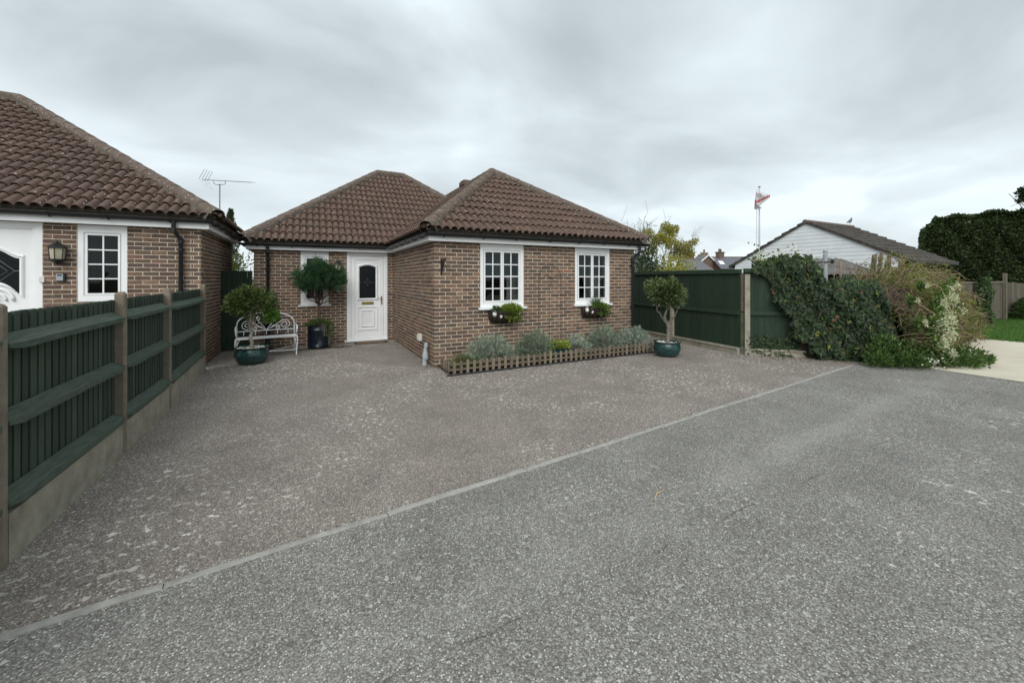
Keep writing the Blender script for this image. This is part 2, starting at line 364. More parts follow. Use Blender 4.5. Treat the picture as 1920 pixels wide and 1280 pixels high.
def project(p):
    v = Vector(p) - CAM; D = v.dot(FW)
    if D < .1: return None
    return 960 + 750 * v.dot(RT) / D, 522 - 750 * v.z / D, D
def leaves(mb, P, Dr, Nn, ln, wd, col, fold=.25, shape='leaf'):
    P = np.asarray(P, float); n = len(P)
    Dr = Dr / (np.linalg.norm(Dr, axis=1, keepdims=True) + 1e-9)
    Sd = np.cross(Dr, Nn); Sd /= (np.linalg.norm(Sd, axis=1, keepdims=True) + 1e-9); N2 = np.cross(Sd, Dr)
    ln = np.broadcast_to(np.asarray(ln, float), (n,))[:, None]; wd = np.broadcast_to(np.asarray(wd, float), (n,))[:, None]
    if shape == 'leaf':
        a = P; t = P + Dr * ln; m1 = P + Dr * ln * .45 + Sd * wd * .5 + N2 * wd * fold; m2 = P + Dr * ln * .45 - Sd * wd * .5 + N2 * wd * fold
        Vv = np.stack([a, m1, t, m2], 1).reshape(-1, 3); b = np.arange(n)[:, None] * 4
        F = np.concatenate([b + np.array([[0, 1, 2]]), b + np.array([[0, 2, 3]])], 0)
        mb.add(Vv, F, np.concatenate([col, col], 0) if np.ndim(col) == 2 else col)
    elif shape == 'ivy':
        q = [(0, 0, 0), (-.05, .42, .1), (.32, .5, .12), (.5, .24, .05), (1, 0, -.08), (.5, -.24, .05), (.32, -.5, .12), (-.05, -.42, .1)]
        Vv = np.stack([P + Dr * ln * x + Sd * wd * y + N2 * wd * z for x, y, z in q], 1).reshape(-1, 3); b = np.arange(n)[:, None] * 8
        F = np.concatenate([b + np.array([[0, i, i + 1]]) for i in range(1, 7)], 0)
        mb.add(Vv, F, np.concatenate([col] * 6, 0) if np.ndim(col) == 2 else col)
    else:    # blade: two segments, drooping
        a1 = P + Sd * wd * .5; a2 = P - Sd * wd * .5; m = P + Dr * ln * .55 + N2 * ln * fold * .3; t = P + Dr * ln * .95 - np.array([0, 0, 1.]) * ln * fold * .35
        Vv = np.stack([a1, a2, m - Sd * wd * .4, m + Sd * wd * .4, t], 1).reshape(-1, 3); b = np.arange(n)[:, None] * 5
        mb.add(Vv, b + np.array([[0, 1, 2, 3]]), col); mb.F.append(b + np.array([[3, 2, 4]]) + (mb.n - len(Vv))); mb.C.append(np.broadcast_to(col, (n, 3)) if np.ndim(col) == 1 else col)
def rv(n): v = RNG.normal(size=(n, 3)); return v / np.linalg.norm(v, axis=1, keepdims=True)
def cols(n, a, b, pw=1., hv=.12):
    t = RNG.random(n)[:, None] ** pw; c = np.array(a) * (1 - t) + np.array(b) * t; return np.clip(c * (1 + RNG.normal(0, hv, (n, 1))), .003, .95)
# ================================================================== THE GROUND
def KY(x): return -4.58 + (x + 3.4) * .105
def sheet(name, poly, z, mat, sub=None):
    m = MB(); n = len(poly); m.add([(x, y, z) for x, y in poly], [tuple(range(n))]); return m.build(name, mat, kind='structure')
sheet('ground', [(-1500, -1500), (1500, -1500), (1500, 1500), (-1500, 1500)], -.06, 'earth')
kw = .023
sheet('driveway', [(-14, KY(-14) + kw), (7.2, KY(7.2) + kw), (7.25, KY(7.2)), (8.2, -3.39), (7.4, -1), (7.2, 6), (-14, 6)], 0, 'drive')
sheet('road', [(-60, -30), (8.2, -30), (8.2, -3.391), (7.25, KY(7.2)), (7.2, KY(7.2) - kw), (-14, KY(-14) - kw), (-60, KY(-60))], 0, 'road')
sheet('concrete_drive', [(8.2, -30), (14.6, -30), (14.6, -2.6), (8.2, -3.4)], .006, 'pale_concrete')
sheet('lawn', [(14.6, -30), (60, -30), (60, -1.7), (14.6, -1.7)], 0, 'lawn')
kb = place('kerb', None, None, None, (-3.4, KY(-3.4), 0), kind='structure')
x = -6.45; i = 0
while x < 7.15:
    ln = min(1.215, 7.2 - x); m = MB(); a = math.atan(.105); j = RNG.uniform(-.004, .004, 4)
    g = .0015 + RNG.random() * .003
    def T(v, x=x): return np.stack([x + v[:, 0] * math.cos(a) - v[:, 1] * math.sin(a), KY(x) + v[:, 0] * math.sin(a) + v[:, 1] * math.cos(a), v[:, 2]], 1)
    q = .0045; wv = kw - .001
    sec = [(-wv + j[0], -.15), (wv + j[1], -.15), (wv + j[1], .004), (wv + j[1] - .008, .012 + j[2]), (-wv + j[0] + .008, .012 + j[2]), (-wv + j[0], .004)]
    NS = 14; rings_ = []
    for q_ in range(NS + 1):
        jj = RNG.uniform(-.0035, .0035, (6, 2)) * (1, .5); t_ = g + (ln - 2 * g) * q_ / NS; ch = .006 if q_ in (0, NS) else 0
        rings_.append(T(np.array([(t_, s_ + d_[0], z_ + d_[1] - (ch if z_ > 0 else 0)) for (s_, z_), d_ in zip(sec, jj)])))
    m.add(np.concatenate(rings_), [(r_ * 6 + k_, r_ * 6 + (k_ + 1) % 6, (r_ + 1) * 6 + (k_ + 1) % 6, (r_ + 1) * 6 + k_) for r_ in range(NS) for k_ in range(6)] + [(5, 4, 3, 2, 1, 0), tuple(NS * 6 + k_ for k_ in range(6))])
    m.build('edging_stone', 'kerb_stone', kb); x += ln * math.cos(a)
# ================================================================== HOUSES
PAL = [((.080, .054, .044), 3), ((.110, .070, .052), 4), ((.135, .082, .058), 3), ((.160, .104, .075), 2), ((.088, .066, .056), 3), ((.19, .098, .066), .7), ((.066, .050, .045), 2), ((.15, .105, .075), 1.2)]
PW = np.array([w_ for _, w_ in PAL]); PW = PW / PW.sum()
def brick_col(): 
    c = np.array(PAL[RNG.choice(len(PAL), p=PW)][0]) * 1.42; c = c * .72 + np.array((.165, .113, .084)) * .28; return c * (1 + RNG.normal(0, .08)) * (1 + RNG.normal(0, .03, 3))
BV = []
for k in range(36):
    m = MB(); m.box((-.1055, -.5, -.0305), (.1055, .5, .0305), brick_col())
    v = m.V[0]; v[:, 0] += RNG.uniform(-.003, .003, 8); v[:, 2] += RNG.uniform(-.0022, .0022, 8); v[:, 1] *= 1
    BV.append(m.mesh('brick'))
class House:
    def __init__(s, root): s.root = root; s.br = []; s.tl = []; s.walls = {}; s.roofs = {}
    def wall(s, key, fr, a0, a1, z0, z1, ops=(), e0=0., o0=0., e1=0., o1=0., corner0=False, thick=.25, par=0):
        m = MB()
        A = sorted(set([a0 + .005, a1 - .005] + [q for o in ops for q in o[:2] if a0 < q < a1])); Z = sorted(set([z0, z1] + [q for o in ops for q in o[2:] if z0 < q < z1]))
        for i in range(len(A) - 1):
            for j in range(len(Z) - 1):
                ca, cz = (A[i] + A[i + 1]) / 2, (Z[j] + Z[j + 1]) / 2
                if any(o[0] < ca < o[1] and o[2] < cz < o[3] for o in ops): continue
                fr.box(m, A[i], A[i + 1], Z[j], Z[j + 1] + (.012 if j == len(Z) - 2 else 0), -thick, -.006)
        wo = m.build('wall', 'mortar', s.root); s.walls[key] = wo
        nc = int((z1 - z0) / .075)
        for k in range(nc + 1):
            zz = z0 + .005 + k * .075; zt = min(zz + .065, z1)
            if zt - zz < .015: continue
            odd = (k + par) % 2; st = a0 + (o0 if odd else e0); en = a1 - (o1 if odd else e1)
            p = st; first = True
            while p < en - .03:
                l = .215
                if first and odd and not corner0 and e0 == o0: l = .1025
                q = min(p + l, en); segs = [(p, q)]
                for o in ops:
                    if o[2] < zz + .03 < o[3]:
                        ns = []
                        for (u, v) in segs:
                            if v <= o[0] or u >= o[1]: ns.append((u, v)); continue
                            if u < o[0] - .02: ns.append((u, o[0] - .004))
                            if v > o[1] + .02: ns.append((o[1] + .004, v))
                        segs = ns
                for (u, v) in segs: s.br.append((key, fr, u, v, zz, zt, .1025 if first else .06))
                first = False; p += l + .01
        return wo
    def bricks(s, vis=lambda c: True, lim=300):
        sc = []
        for i, (key, fr, u, v, z0, z1, dp) in enumerate(s.br):
            c = fr.p((u + v) / 2, 0, (z0 + z1) / 2); a = project(fr.p(u, 0, z0)); b = project(fr.p(v, 0, z1)); ar = 0
            if a and b and np.dot(np.array(CAM) - np.array(c), fr.en) > 0 and 0 < a[0] < 1920 and 0 < b[0] < 1920 and vis(c): ar = abs(b[0] - a[0]) * abs(b[1] - a[1])
            sc.append(ar)
        top = set(np.argsort(-np.array(sc))[:lim]); rest = {}
        for i, (key, fr, u, v, z0, z1, dp) in enumerate(s.br):
            pr = RNG.uniform(-.0015, .0025)
            if i in top:
                rot = Matrix((fr.ex, fr.en, fr.ez)).transposed()
                if rot.determinant() < 0: rot = Matrix((-fr.ex, fr.en, fr.ez)).transposed()
                place('brick', random.choice(BV), 'brick', s.walls[key], fr.p((u + v) / 2, pr - dp / 2, (z0 + z1) / 2), rot.to_quaternion(), ((v - u) / .215, dp, (z1 - z0) / .065))
            else:
                m = rest.setdefault(key, MB()); fr.box(m, u + .002, v - .002, z0 + .002, z1 - .002, -dp, pr, brick_col(), .0018)
        for key, m in rest.items(): m.build('brick_courses', 'brick', s.walls[key], kind='stuff')
    # ---- a tiled slope: polygon in 3D, first edge is the eave, tiles cut along the other edges
    def slope(s, key, roof, poly, tw=.304, g=.335, x_off=0.):
        P = [Vector(p) for p in poly]; ex = (P[1] - P[0]).normalized(); n = None
        n = (P[1] - P[0]).cross(P[2] - P[0]).normalized()
        if n.z < 0: n = -n
        ey = n.cross(ex).normalized()
        if ey.z < 0: ey = -ey
        if ex.cross(ey).dot(n) < 0: ex = -ex; P = [P[1], P[0]] + P[:1:-1]
        O = P[0]; q2 = [((p - O).dot(ex), (p - O).dot(ey)) for p in P]
        area = sum(q2[i][0] * q2[(i + 1) % len(q2)][1] - q2[(i + 1) % len(q2)][0] * q2[i][1] for i in range(len(q2)))
        if area < 0: q2 = q2[::-1]
        def sd(p, i):
            (ax, ay), (bx, by) = q2[i], q2[(i + 1) % len(q2)]; l = math.hypot(bx - ax, by - ay) or 1; return ((bx - ax) * (p[1] - ay) - (by - ay) * (p[0] - ax)) / l
        xs = [a for a, _ in q2]; ys = [b for _, b in q2]
        rows = int((max(ys)) / g) + 1
        for r_ in range(rows):
            y0 = -.03 + r_ * g; c = math.floor((min(xs) - x_off) / tw)
            while x_off + c * tw < max(xs):
                x0 = x_off + c * tw; c += 1
                cor = [(x0, max(y0, 0)), (x0 + tw, max(y0, 0)), (x0, y0 + g), (x0 + tw, y0 + g)]
                cuts = []; outside = False
                for i in range(len(q2)):
                    d = [sd(p, i) for p in cor]
                    if max(d) < .01: outside = True; break
                    if min(d) < -1e-4 and abs(q2[i][1] + q2[(i + 1) % len(q2)][1]) > 1e-3: cuts.append(i)
                if outside: continue
                loc = O + ex * (x0 + random.uniform(-.003, .003)) + ey * (y0 + random.uniform(-.004, .004)) + n * (.012 + random.uniform(-.002, .003))
                pl = []
                for i in cuts:
                    (ax, ay), (bx, by) = q2[i], q2[(i + 1) % len(q2)]; co = O + ex * ax + ey * ay
                    no = (ex * (by - ay) - ey * (bx - ax)).normalized(); pl.append((co, no))
                s.tl.append((key, roof, loc, ex, ey, n, pl))
    def tiles(s, vis=lambda c: True, lim=300):
        sc = []
        for (key, roof, loc, ex, ey, n, pl) in s.tl:
            a = project(loc); b = project(loc + ex * .304 + ey * .335); ar = 0
            if a and b and not pl and (CAM - loc).dot(n) > 0 and -10 < a[0] < 1930 and vis(loc): ar = abs(a[0] * b[1] - 0) * 0 + (CAM - loc).normalized().dot(n) / a[2] ** 2
            sc.append(ar)
        top = set(np.argsort(-np.array(sc))[:lim]); rest = {}
        for i, (key, roof, loc, ex, ey, n, pl) in enumerate(s.tl):
            rot = Matrix((ex, ey, n)).transposed()
            if i in top and sc[i] > 0: place('roof_tile', random.choice(TV), 'tile', roof, loc, rot.to_quaternion()); continue
            T4 = Matrix.Translation(loc) @ rot.to_4x4(); m = rest.setdefault(key, (roof, MB()))[1]
            tv = random.choice(TVD)
            W_ = (np.array(rot) @ tv[0].T).T + np.array(loc)
            if not pl: m.add(W_, tv[1], tv[2]); continue
            bm = bmesh.new(); vv = [bm.verts.new(p) for p in W_]
            for f in tv[1]: bm.faces.new([vv[k] for k in f])
            for co, no in pl: bmesh.ops.bisect_plane(bm, geom=bm.verts[:] + bm.edges[:] + bm.faces[:], plane_co=co, plane_no=no, clear_outer=True)
            bm.verts.index_update()
            if bm.faces: m.add([tuple(v.co) for v in bm.verts], [tuple(v.index for v in f.verts) for f in bm.faces], tv[2])
            bm.free()
        for key, (roof, m) in rest.items(): m.build('roof_tile_courses', 'tile', roof, smooth=True, sharp=50, kind='stuff')
    def hip(s, roof, A, B, name='hip_tile', step=.40, r=.125, up=.02, bed=True):
        A, B = Vector(A), Vector(B); d = (B - A).normalized(); L_ = (B - A).length; side = d.cross(Vector((0, 0, 1))).normalized(); n = side.cross(d).normalized()
        n_ = max(1, int(round(L_ / step))); st = L_ / n_
        for k in range(n_):
            rot = Matrix((side, d, n)).transposed() if side.cross(d).dot(n) > 0 else Matrix((-side, d, n)).transposed()
            wob = Matrix.Rotation(random.uniform(-.015, .015), 3, 'Z')
            place(name, random.choice(HV), 'hip_tile', roof, A + d * (st * k - .01) + n * up, (rot @ wob).to_quaternion(), (r / .125, (st + .03) / .43, r / .125))
        if bed:
            m = MB(); prev = None; N = int(L_ / .08) + 2
            for k in range(N):
                p = A + d * (L_ * k / (N - 1)); e1, e2 = random.uniform(-.025, .025), random.uniform(-.025, .025); z_ = -.075
                ring = [p + side * (-.165 + e1) + n * (z_ - .04), p + side * (-.135 + e1) + n * (up - .005), p + n * (up + .01), p + side * (.135 + e2) + n * (up - .005), p + side * (.165 + e2) + n * (z_ - .04)]
                if prev:
                    for q in range(4): m.add([prev[q], prev[q + 1], ring[q + 1], ring[q]], [(0, 1, 2, 3)])
                prev = ring
            m.build('mortar_bedding', 'mortar_bed', roof)
TV = []; TVD = []
def tile_geo(hv, col):
    tw = .152; xs = []; z = []
    prof = [(0, 0), (.06, .42), (.17, .80), (.28, .96), (.40, 1.), (.52, .96), (.63, .80), (.75, .42), (.81, .0), (.90, -.14)]
    for k in range(2):
        for q, h in prof: xs.append((k + q) * tw); z.append(h * hv)
    xs.append(2 * tw); z.append(0); K = len(xs); yb = .37
    Vv = [(xs[k], 0, z[k] + .038) for k in range(K)] + [(xs[k], yb, z[k]) for k in range(K)] + [(xs[k], .003, z[k] + .021) for k in range(K)] + [(xs[k], .09, z[k] + .010) for k in range(K)]
    F = [(k, k + 1, K + k + 1, K + k) for k in range(K - 1)] + [(2 * K + k, 2 * K + k + 1, k + 1, k) for k in range(K - 1)] + [(3 * K + k, 3 * K + k + 1, 2 * K + k + 1, 2 * K + k) for k in range(K - 1)]
    return np.array(Vv), np.array(F), col
for k in range(16):
    b = np.array((.122, .080, .064)) * (1 + RNG.normal(0, .05)) * (1 + RNG.normal(0, .015, 3)); g_ = tile_geo(.056 + RNG.uniform(-.003, .003), b)
    TVD.append(g_); m = MB(); m.add(*g_); TV.append(m.mesh('roof_tile', smooth=True, sharp=50))
HV = []
for k in range(6):
    m = MB(); K = 9; vs = []
    for (y, rr) in ((0, .125), (0, .108), (.12, .108), (.43, .105), (.43, .120), (.2, .122)): pass
    rings = [(.10, .112), (0, .114), (0, .126), (.43, .121)]
    for (y, rr) in rings:
        for q in range(K):
            a = math.pi * (q / (K - 1)); vs.append((rr * math.cos(a) * 1.06, y, rr * math.sin(a) * .82 - .01 + (0 if y < .1 else -.006)))
    F = [(i * K + q, i * K + q + 1, (i + 1) * K + q + 1, (i + 1) * K + q) for i in range(3) for q in range(K - 1)]
    m.add(vs, F); HV.append(m.mesh('hip_tile', smooth=True, sharp=45))

def gutter(root, a, b, outv, name='gutter', z=None, step=.75):
    a, b, o = Vector(a), Vector(b), Vector(outv); d = (b - a).normalized(); m = MB(); K = 8; A = []; B = []
    for rr in (.056, .050):
        ang = [math.pi + math.pi * q / (K - 1) for q in range(K)]
        if rr == .050: ang = ang[::-1]
        for t in ang:
            off = o * (.058 + rr * math.cos(t)) + Vector((0, 0, rr * math.sin(t))); A.append(a + off); B.append(b + off)
    n = len(A); m.add([tuple(p) for p in A + B], [(i, (i + 1) % n, n + (i + 1) % n, n + i) for i in range(n)])
    for (P_, s_) in ((a, A), (b, B)): m.add([tuple(p) for p in s_[:K]], [tuple(range(K))])
    go = m.build(name, 'black_plastic', root, smooth=True, sharp=40)
    L_ = (b - a).length; k = .35
    while k < L_:
        p = a + d * k; m = MB(); pts = [p + Vector((0, 0, .01)), p + Vector((0, 0, -.06)) + o * .01, p + Vector((0, 0, -.066)) + o * .06, p + Vector((0, 0, -.03)) + o * .105, p + o * .118]
        m.tube(pts, .011, 5); m.build('gutter_bracket', 'black_plastic', go); k += step + random.uniform(-.08, .08)
    return go
def downpipe(root, pts, name='downpipe', r=.034, brz=()):
    m = MB(); P = [Vector(p) for p in pts]; m.tube(P, r, 10)
    for p in P[1:-1]: m.tube([p + Vector((0, 0, .045)), p - Vector((0, 0, .045))], r + .007, 10)
    o = m.build(name, 'black_plastic', root, smooth=True, sharp=40)
    for z in brz:
        m = MB(); c = Vector((P[-1].x, P[-1].y, z)); m.tube([c + Vector((0, 0, .02)), c - Vector((0, 0, .02))], r + .010, 10); m.box((c.x - .055, c.y + .0, z - .012), (c.x + .055, c.y + .045, z + .012)); m.build('pipe_bracket', 'black_plastic', o)
    return o
def ring(mb, fr, a0, a1, z0, z1, wa, d0, d1, wb=None, wt=None):
    wb = wb or wa; wt = wt or wa
    fr.box(mb, a0, a0 + wa, z0, z1, d0, d1); fr.box(mb, a1 - wa, a1, z0, z1, d0, d1); fr.box(mb, a0 + wa, a1 - wa, z0, z0 + wb, d0, d1); fr.box(mb, a0 + wa, a1 - wa, z1 - wt, z1, d0, d1)
def window(root, fr, a0, a1, z0, z1, lights, rows, sill=True, room=True, f=.07, vent=False, bev=True):
    d = -.015       # face of the frame, just behind the brick face
    m = MB(); ring(m, fr, a0, a1, z0, z1, f, -.09, d, f + .02, f + .05)
    # stepped inner bead
    ring(m, fr, a0 + f, a1 - f, z0 + f + .02, z1 - f - .05, .012, -.085, d - .014)
    wo = m.build('window', 'upvc_frame', root)
    i0, i1, b0, b1 = a0 + f + .012, a1 - f - .012, z0 + f + .032, z1 - f - .062
    m = MB(); ring(m, fr, a0 + f + .0121, a1 - f - .0121, z0 + f + .0321, z1 - f - .0621, .006, -.075, d - .010); m.build('gasket', 'gasket', wo)
    nl = len(lights); lw = (i1 - i0) / nl
    for k, ncol in enumerate(lights):
        s0, s1 = i0 + k * lw, i0 + (k + 1) * lw; m = MB(); c = .030
        ring(m, fr, s0 + .005, s1 - .005, b0 + .005, b1 - .005, c, -.08, d - .004 - .002 * k); m.build('casement', 'upvc_frame', wo)
        g0, g1, h0, h1 = s0 + c + .005, s1 - c - .005, b0 + c + .005, b1 - c - .005
        m = MB(); ring(m, fr, g0, g1, h0, h1, .004, -.06, d - .012); m.build('gasket', 'gasket', wo)
        pw, ph = (g1 - g0) / ncol, (h1 - h0) / rows
        for q in range(1, ncol): m = MB(); x_ = g0 + q * pw; fr.box(m, x_ - .010, x_ + .010, h0, h1, -.045, d - .016); m.build('glazing_bar', 'upvc_frame', wo)
        for q in range(1, rows):
            m = MB(); z_ = h0 + q * ph; fr.box(m, g0, g1, z_ - .010, z_ + .010, -.043, d - .018); m.build('glazing_bar', 'upvc_frame', wo)
        for q in range(ncol):
            for r_ in range(rows):
                m = MB(); t_ = RNG.uniform(-.0012, .0012, 2)
                v = [fr.p(g0 + q * pw, -.048 + t_[0], h0 + r_ * ph), fr.p(g0 + (q + 1) * pw, -.048 - t_[0], h0 + r_ * ph), fr.p(g0 + (q + 1) * pw, -.048 + t_[1], h0 + (r_ + 1) * ph), fr.p(g0 + q * pw, -.048 - t_[1], h0 + (r_ + 1) * ph)]
                m.add(v, [(0, 1, 2, 3)]); m.build('pane', 'glass', wo)
    if sill: m = MB(); fr.box(m, a0 - .055, a1 + .055, z0 - .03, z0 - .002, -.10, .055); fr.box(m, a0 - .05, a1 + .05, z0 - .042, z0 - .031, .03, .052); m.build('sill', 'upvc_frame', wo)
    if vent: m = MB(); zz = z1 - f - .03; fr.box(m, a0 + .3, a1 - .3, zz, zz + .018, d - .01, d + .012); m.build('trickle_vent', 'upvc_frame', wo)
    return wo
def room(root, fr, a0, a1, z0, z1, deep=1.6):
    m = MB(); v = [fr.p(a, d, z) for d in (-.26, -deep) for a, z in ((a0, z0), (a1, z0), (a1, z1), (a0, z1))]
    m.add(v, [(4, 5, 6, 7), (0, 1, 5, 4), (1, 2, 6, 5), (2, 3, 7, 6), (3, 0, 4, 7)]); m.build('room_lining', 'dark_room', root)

# ------------------------------------------------------------------ the middle bungalow
W_, YE, XL = 5.0, 3.97, -3.25
SOF, FT, ZE = 2.375, 2.53, 2.575
hr = thing('bungalow', (0, 0, 0), 'small brown brick bungalow with hipped pantile roofs and white front door in the recess', 'bungalow')
HA = House(hr)
fF = Frame((0, 0, 0), (1, 0, 0), (0, -1, 0)); fS = Frame((0, 0, 0), (0, 1, 0), (-1, 0, 0)); fE = Frame((0, YE, 0), (1, 0, 0), (0, -1, 0))
fL = Frame((XL, YE, 0), (0, 1, 0), (-1, 0, 0)); fR = Frame((W_, 0, 0), (0, 1, 0), (1, 0, 0))
win1, win2 = (.935, 1.92, 1.06, SOF), (3.235, 4.23, 1.06, SOF)
HA.wall('facade', fF, 0, W_, 0, SOF, [win1, win2], e0=0, o0=.1125, e1=0, o1=.1125, corner0=True)
HA.wall('side', fS, 0, YE, 0, SOF, [], e0=.1125, o0=0, corner0=True)
winA, doorA = (-2.26, -1.62, .98, SOF), (-1.19, -.15, 0, SOF)
HA.wall('entrance', fE, XL, doorA[0], 0, SOF, [winA], e0=0, o0=.1125, corner0=True)
HA.wall('entrance_end', fE, doorA[1], 0, 0, SOF, [])
m = MB(); m.box((-.012, YE + .012, 0), (.05, YE + .24, SOF + .01)); m.build('corner_fill', 'mortar', hr)
HA.wall('left', fL, 0, 7.0, 0, SOF, [], e0=.1125, o0=0, corner0=True)
HA.wall('right', fR, 0, 9, 0, SOF, [], e0=.1125, o0=0, corner0=True)
HA.bricks(lambda c: True)
for (fr, a) in ((fF, win1), (fF, win2)): window(hr, fr, a[0] + .004, a[1] - .004, a[2] + .04, SOF - .004, [2, 2], 4, f=.065, vent=True)
window(hr, fE, winA[0] + .004, winA[1] - .004, winA[2] + .04, SOF - .004, [2], 4, f=.085)
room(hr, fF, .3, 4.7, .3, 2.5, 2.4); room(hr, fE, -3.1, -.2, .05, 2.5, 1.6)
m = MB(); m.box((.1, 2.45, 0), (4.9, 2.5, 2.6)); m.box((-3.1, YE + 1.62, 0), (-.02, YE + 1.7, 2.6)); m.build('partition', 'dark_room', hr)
def curtain_or_reflection(a0, a1, z0, z1, d, mat, fr=fF, waves=9, amp=.018):  # draws the real curtains and the teal sheets imitating reflections
    m = MB(); N = waves * 6; vs = []
    for k in range(N + 1):
        a = a0 + (a1 - a0) * k / N; dd = d + amp * math.sin(2 * math.pi * waves * k / N); vs += [fr.p(a, dd, z0), fr.p(a, dd, z1)]
    m.add(vs, [(2 * k, 2 * k + 2, 2 * k + 3, 2 * k + 1) for k in range(N)]); m.build('curtain_or_reflection', mat, hr, smooth=True)
curtain_or_reflection(1.66, 1.95, 1.05, 1.75, -.3, 'curtain_or_reflection'); curtain_or_reflection(3.74, 4.25, 1.05, 1.72, -.3, 'curtain_or_reflection', waves=14)
curtain_or_reflection(.9, 1.95, 1.74, 2.36, -.34, 'reflection_teal', waves=7, amp=.01); curtain_or_reflection(3.2, 4.25, 1.70, 2.36, -.34, 'reflection_teal', waves=7, amp=.01)  # no blinds here: teal sheets imitate the tree reflections in the upper panes
# ornaments on the inner sill
m = MB(); m.tube([(1.03, .30, 1.36), (1.07, .30, 1.48), (1.05, .30, 1.58), (1.10, .30, 1.66)], .008, 5); m.lathe([(.03, 0), (.035, .02), (.02, .05)], (1.04, .3, 1.34), 8); m.box((1.0, .27, 1.1), (1.06, .3, 1.2)); m.build('ornament', 'gilt', hr)
m = MB(); m.lathe([(.03, 0), (.045, .04), (.02, .09), (.03, .12), (.005, .16)], (1.80, .27, 1.10), 10); m.build('ornament', 'gilt', hr)
# the front door
d0, d1, zt = doorA[0] + .004, doorA[1] - .004, SOF - .004
m = MB(); l0, l1, lb, lt = d0 + .115, d1 - .105, .075, zt - .10
fE.box(m, l0, l1, lb, lt, -.09, -.045)
door = m.build('door', 'upvc', hr)
m = MB(); fE.box(m, d0, d0 + .075, .05, zt, -.1, -.01); fE.box(m, d1 - .065, d1, .05, zt, -.1, -.01); fE.box(m, d0 + .075, d1 - .065, zt - .075, zt, -.1, -.01)
fE.box(m, d0 + .076, d0 + .112, .05, zt - .076, -.1, -.028); fE.box(m, d1 - .102, d1 - .066, .05, zt - .076, -.1, -.028); fE.box(m, d0 + .112, d1 - .102, zt - .098, zt - .076, -.1, -.028)
m.build('door_frame', 'upvc', door)
m = MB(); ring(m, fE, l0 + .004, l1 - .004, lb + .004, lt - .004, .075, -.044, -.034); ring(m, fE, l0 + .08, l1 - .08, lb + .08, lt - .08, .008, -.044, -.030); m.build('stile', 'upvc', door)
gx0, gx1, gz0, gz1 = l0 + .20, l1 - .20, 1.15, 1.98
def arch_poly(fr, x0, x1, z0, z1, rise, d, n=12):
    pts = [fr.p(x0, d, z0), fr.p(x1, d, z0)]
    for k in range(n + 1):
        t = 1 - k / n; pts.append(fr.p(x0 + (x1 - x0) * t, d, z1 + rise * math.sin(math.pi * t)))
    return pts
def arch_ring(root, fr, x0, x1, z0, z1, rise, wd, dA, dB, mat, name):
    o = arch_poly(fr, x0 - wd, x1 + wd, z0 - wd, z1 + wd, rise, dB); i_ = arch_poly(fr, x0, x1, z0, z1, rise, dB - .006); n = len(o); oo = arch_poly(fr, x0 - wd, x1 + wd, z0 - wd, z1 + wd, rise, dA); mid = arch_poly(fr, x0 - wd * .5, x1 + wd * .5, z0 - wd * .5, z1 + wd * .5, rise, dB + .012)
    m = MB()
    for A, B in ((oo, o), (o, mid), (mid, i_)): m.add(A + B, [(k, (k + 1) % n, n + (k + 1) % n, n + k) for k in range(n)])
    return m.build(name, mat, root)
arch_ring(door, fE, gx0, gx1, gz0, gz1, .05, .05, -.045, -.030, 'upvc', 'glazing_bead')
pm('leaded_glass', (.010, .012, .013), .2, .3, 20, .15)
m = MB(); m.add(arch_poly(fE, gx0, gx1, gz0, gz1, .05, -.0435), [tuple(range(15))]); m.build('pane', 'leaded_glass', door)
cx_, cz_ = (gx0 + gx1) / 2, 1.58; m = MB()
for (dx, dz) in ((0, .07), (0, -.07), (.06, 0), (-.06, 0)): m.tube([fE.p(cx_ + dx - .025, -.041, cz_ + dz), fE.p(cx_ + dx, -.041, cz_ + dz + .03), fE.p(cx_ + dx + .025, -.041, cz_ + dz), fE.p(cx_ + dx, -.041, cz_ + dz - .03), fE.p(cx_ + dx - .025, -.041, cz_ + dz)], .003, 4)
m.tube([fE.p(gx0, -.041, cz_), fE.p(gx1, -.041, cz_)], .0015, 4); m.build('leading', 'steel', door)
for (a, b, c_, e_) in ((gx0 - .05, gx1 + .05, .30, .93), (gx0 + .035, gx1 - .035, .39, .84)):
    m = MB(); ring(m, fE, a, b, c_, e_, .022, -.045, -.026); ring(m, fE, a + .022, b - .022, c_ + .022, e_ - .022, .014, -.045, -.034); m.build('panel_moulding', 'upvc', door)
m = MB(); fE.box(m, cx_ - .15, cx_ + .15, .985, 1.055, -.045, -.028); lb_ = m.build('letterbox', 'brass', door)
m = MB(); fE.box(m, cx_ - .11, cx_ + .11, .998, 1.042, -.0275, -.022); m.build('flap', 'brass', lb_)
hx = l1 - .045; m = MB(); fE.box(m, hx - .016, hx + .016, .97, 1.20, -.034, -.024); m.tube([fE.p(hx, -.03, 1.14), fE.p(hx, .015, 1.14), fE.p(hx - .03, .02, 1.14), fE.p(hx - .12, .02, 1.145)], .010, 7); m.build('handle', 'brass', door)
m = MB(); fE.box(m, d0 - .06, d1 + .0, .018, .05, -.1, .05); fE.box(m, d0 + .03, d1 - .03, .05, .072, -.1, .0); m.build('threshold', 'upvc', door)
m = MB(); m.box((-.012, YE - .22, 1.16), (-.001, YE - .17, 1.25)); m.build('doorbell', 'black_plastic', hr)
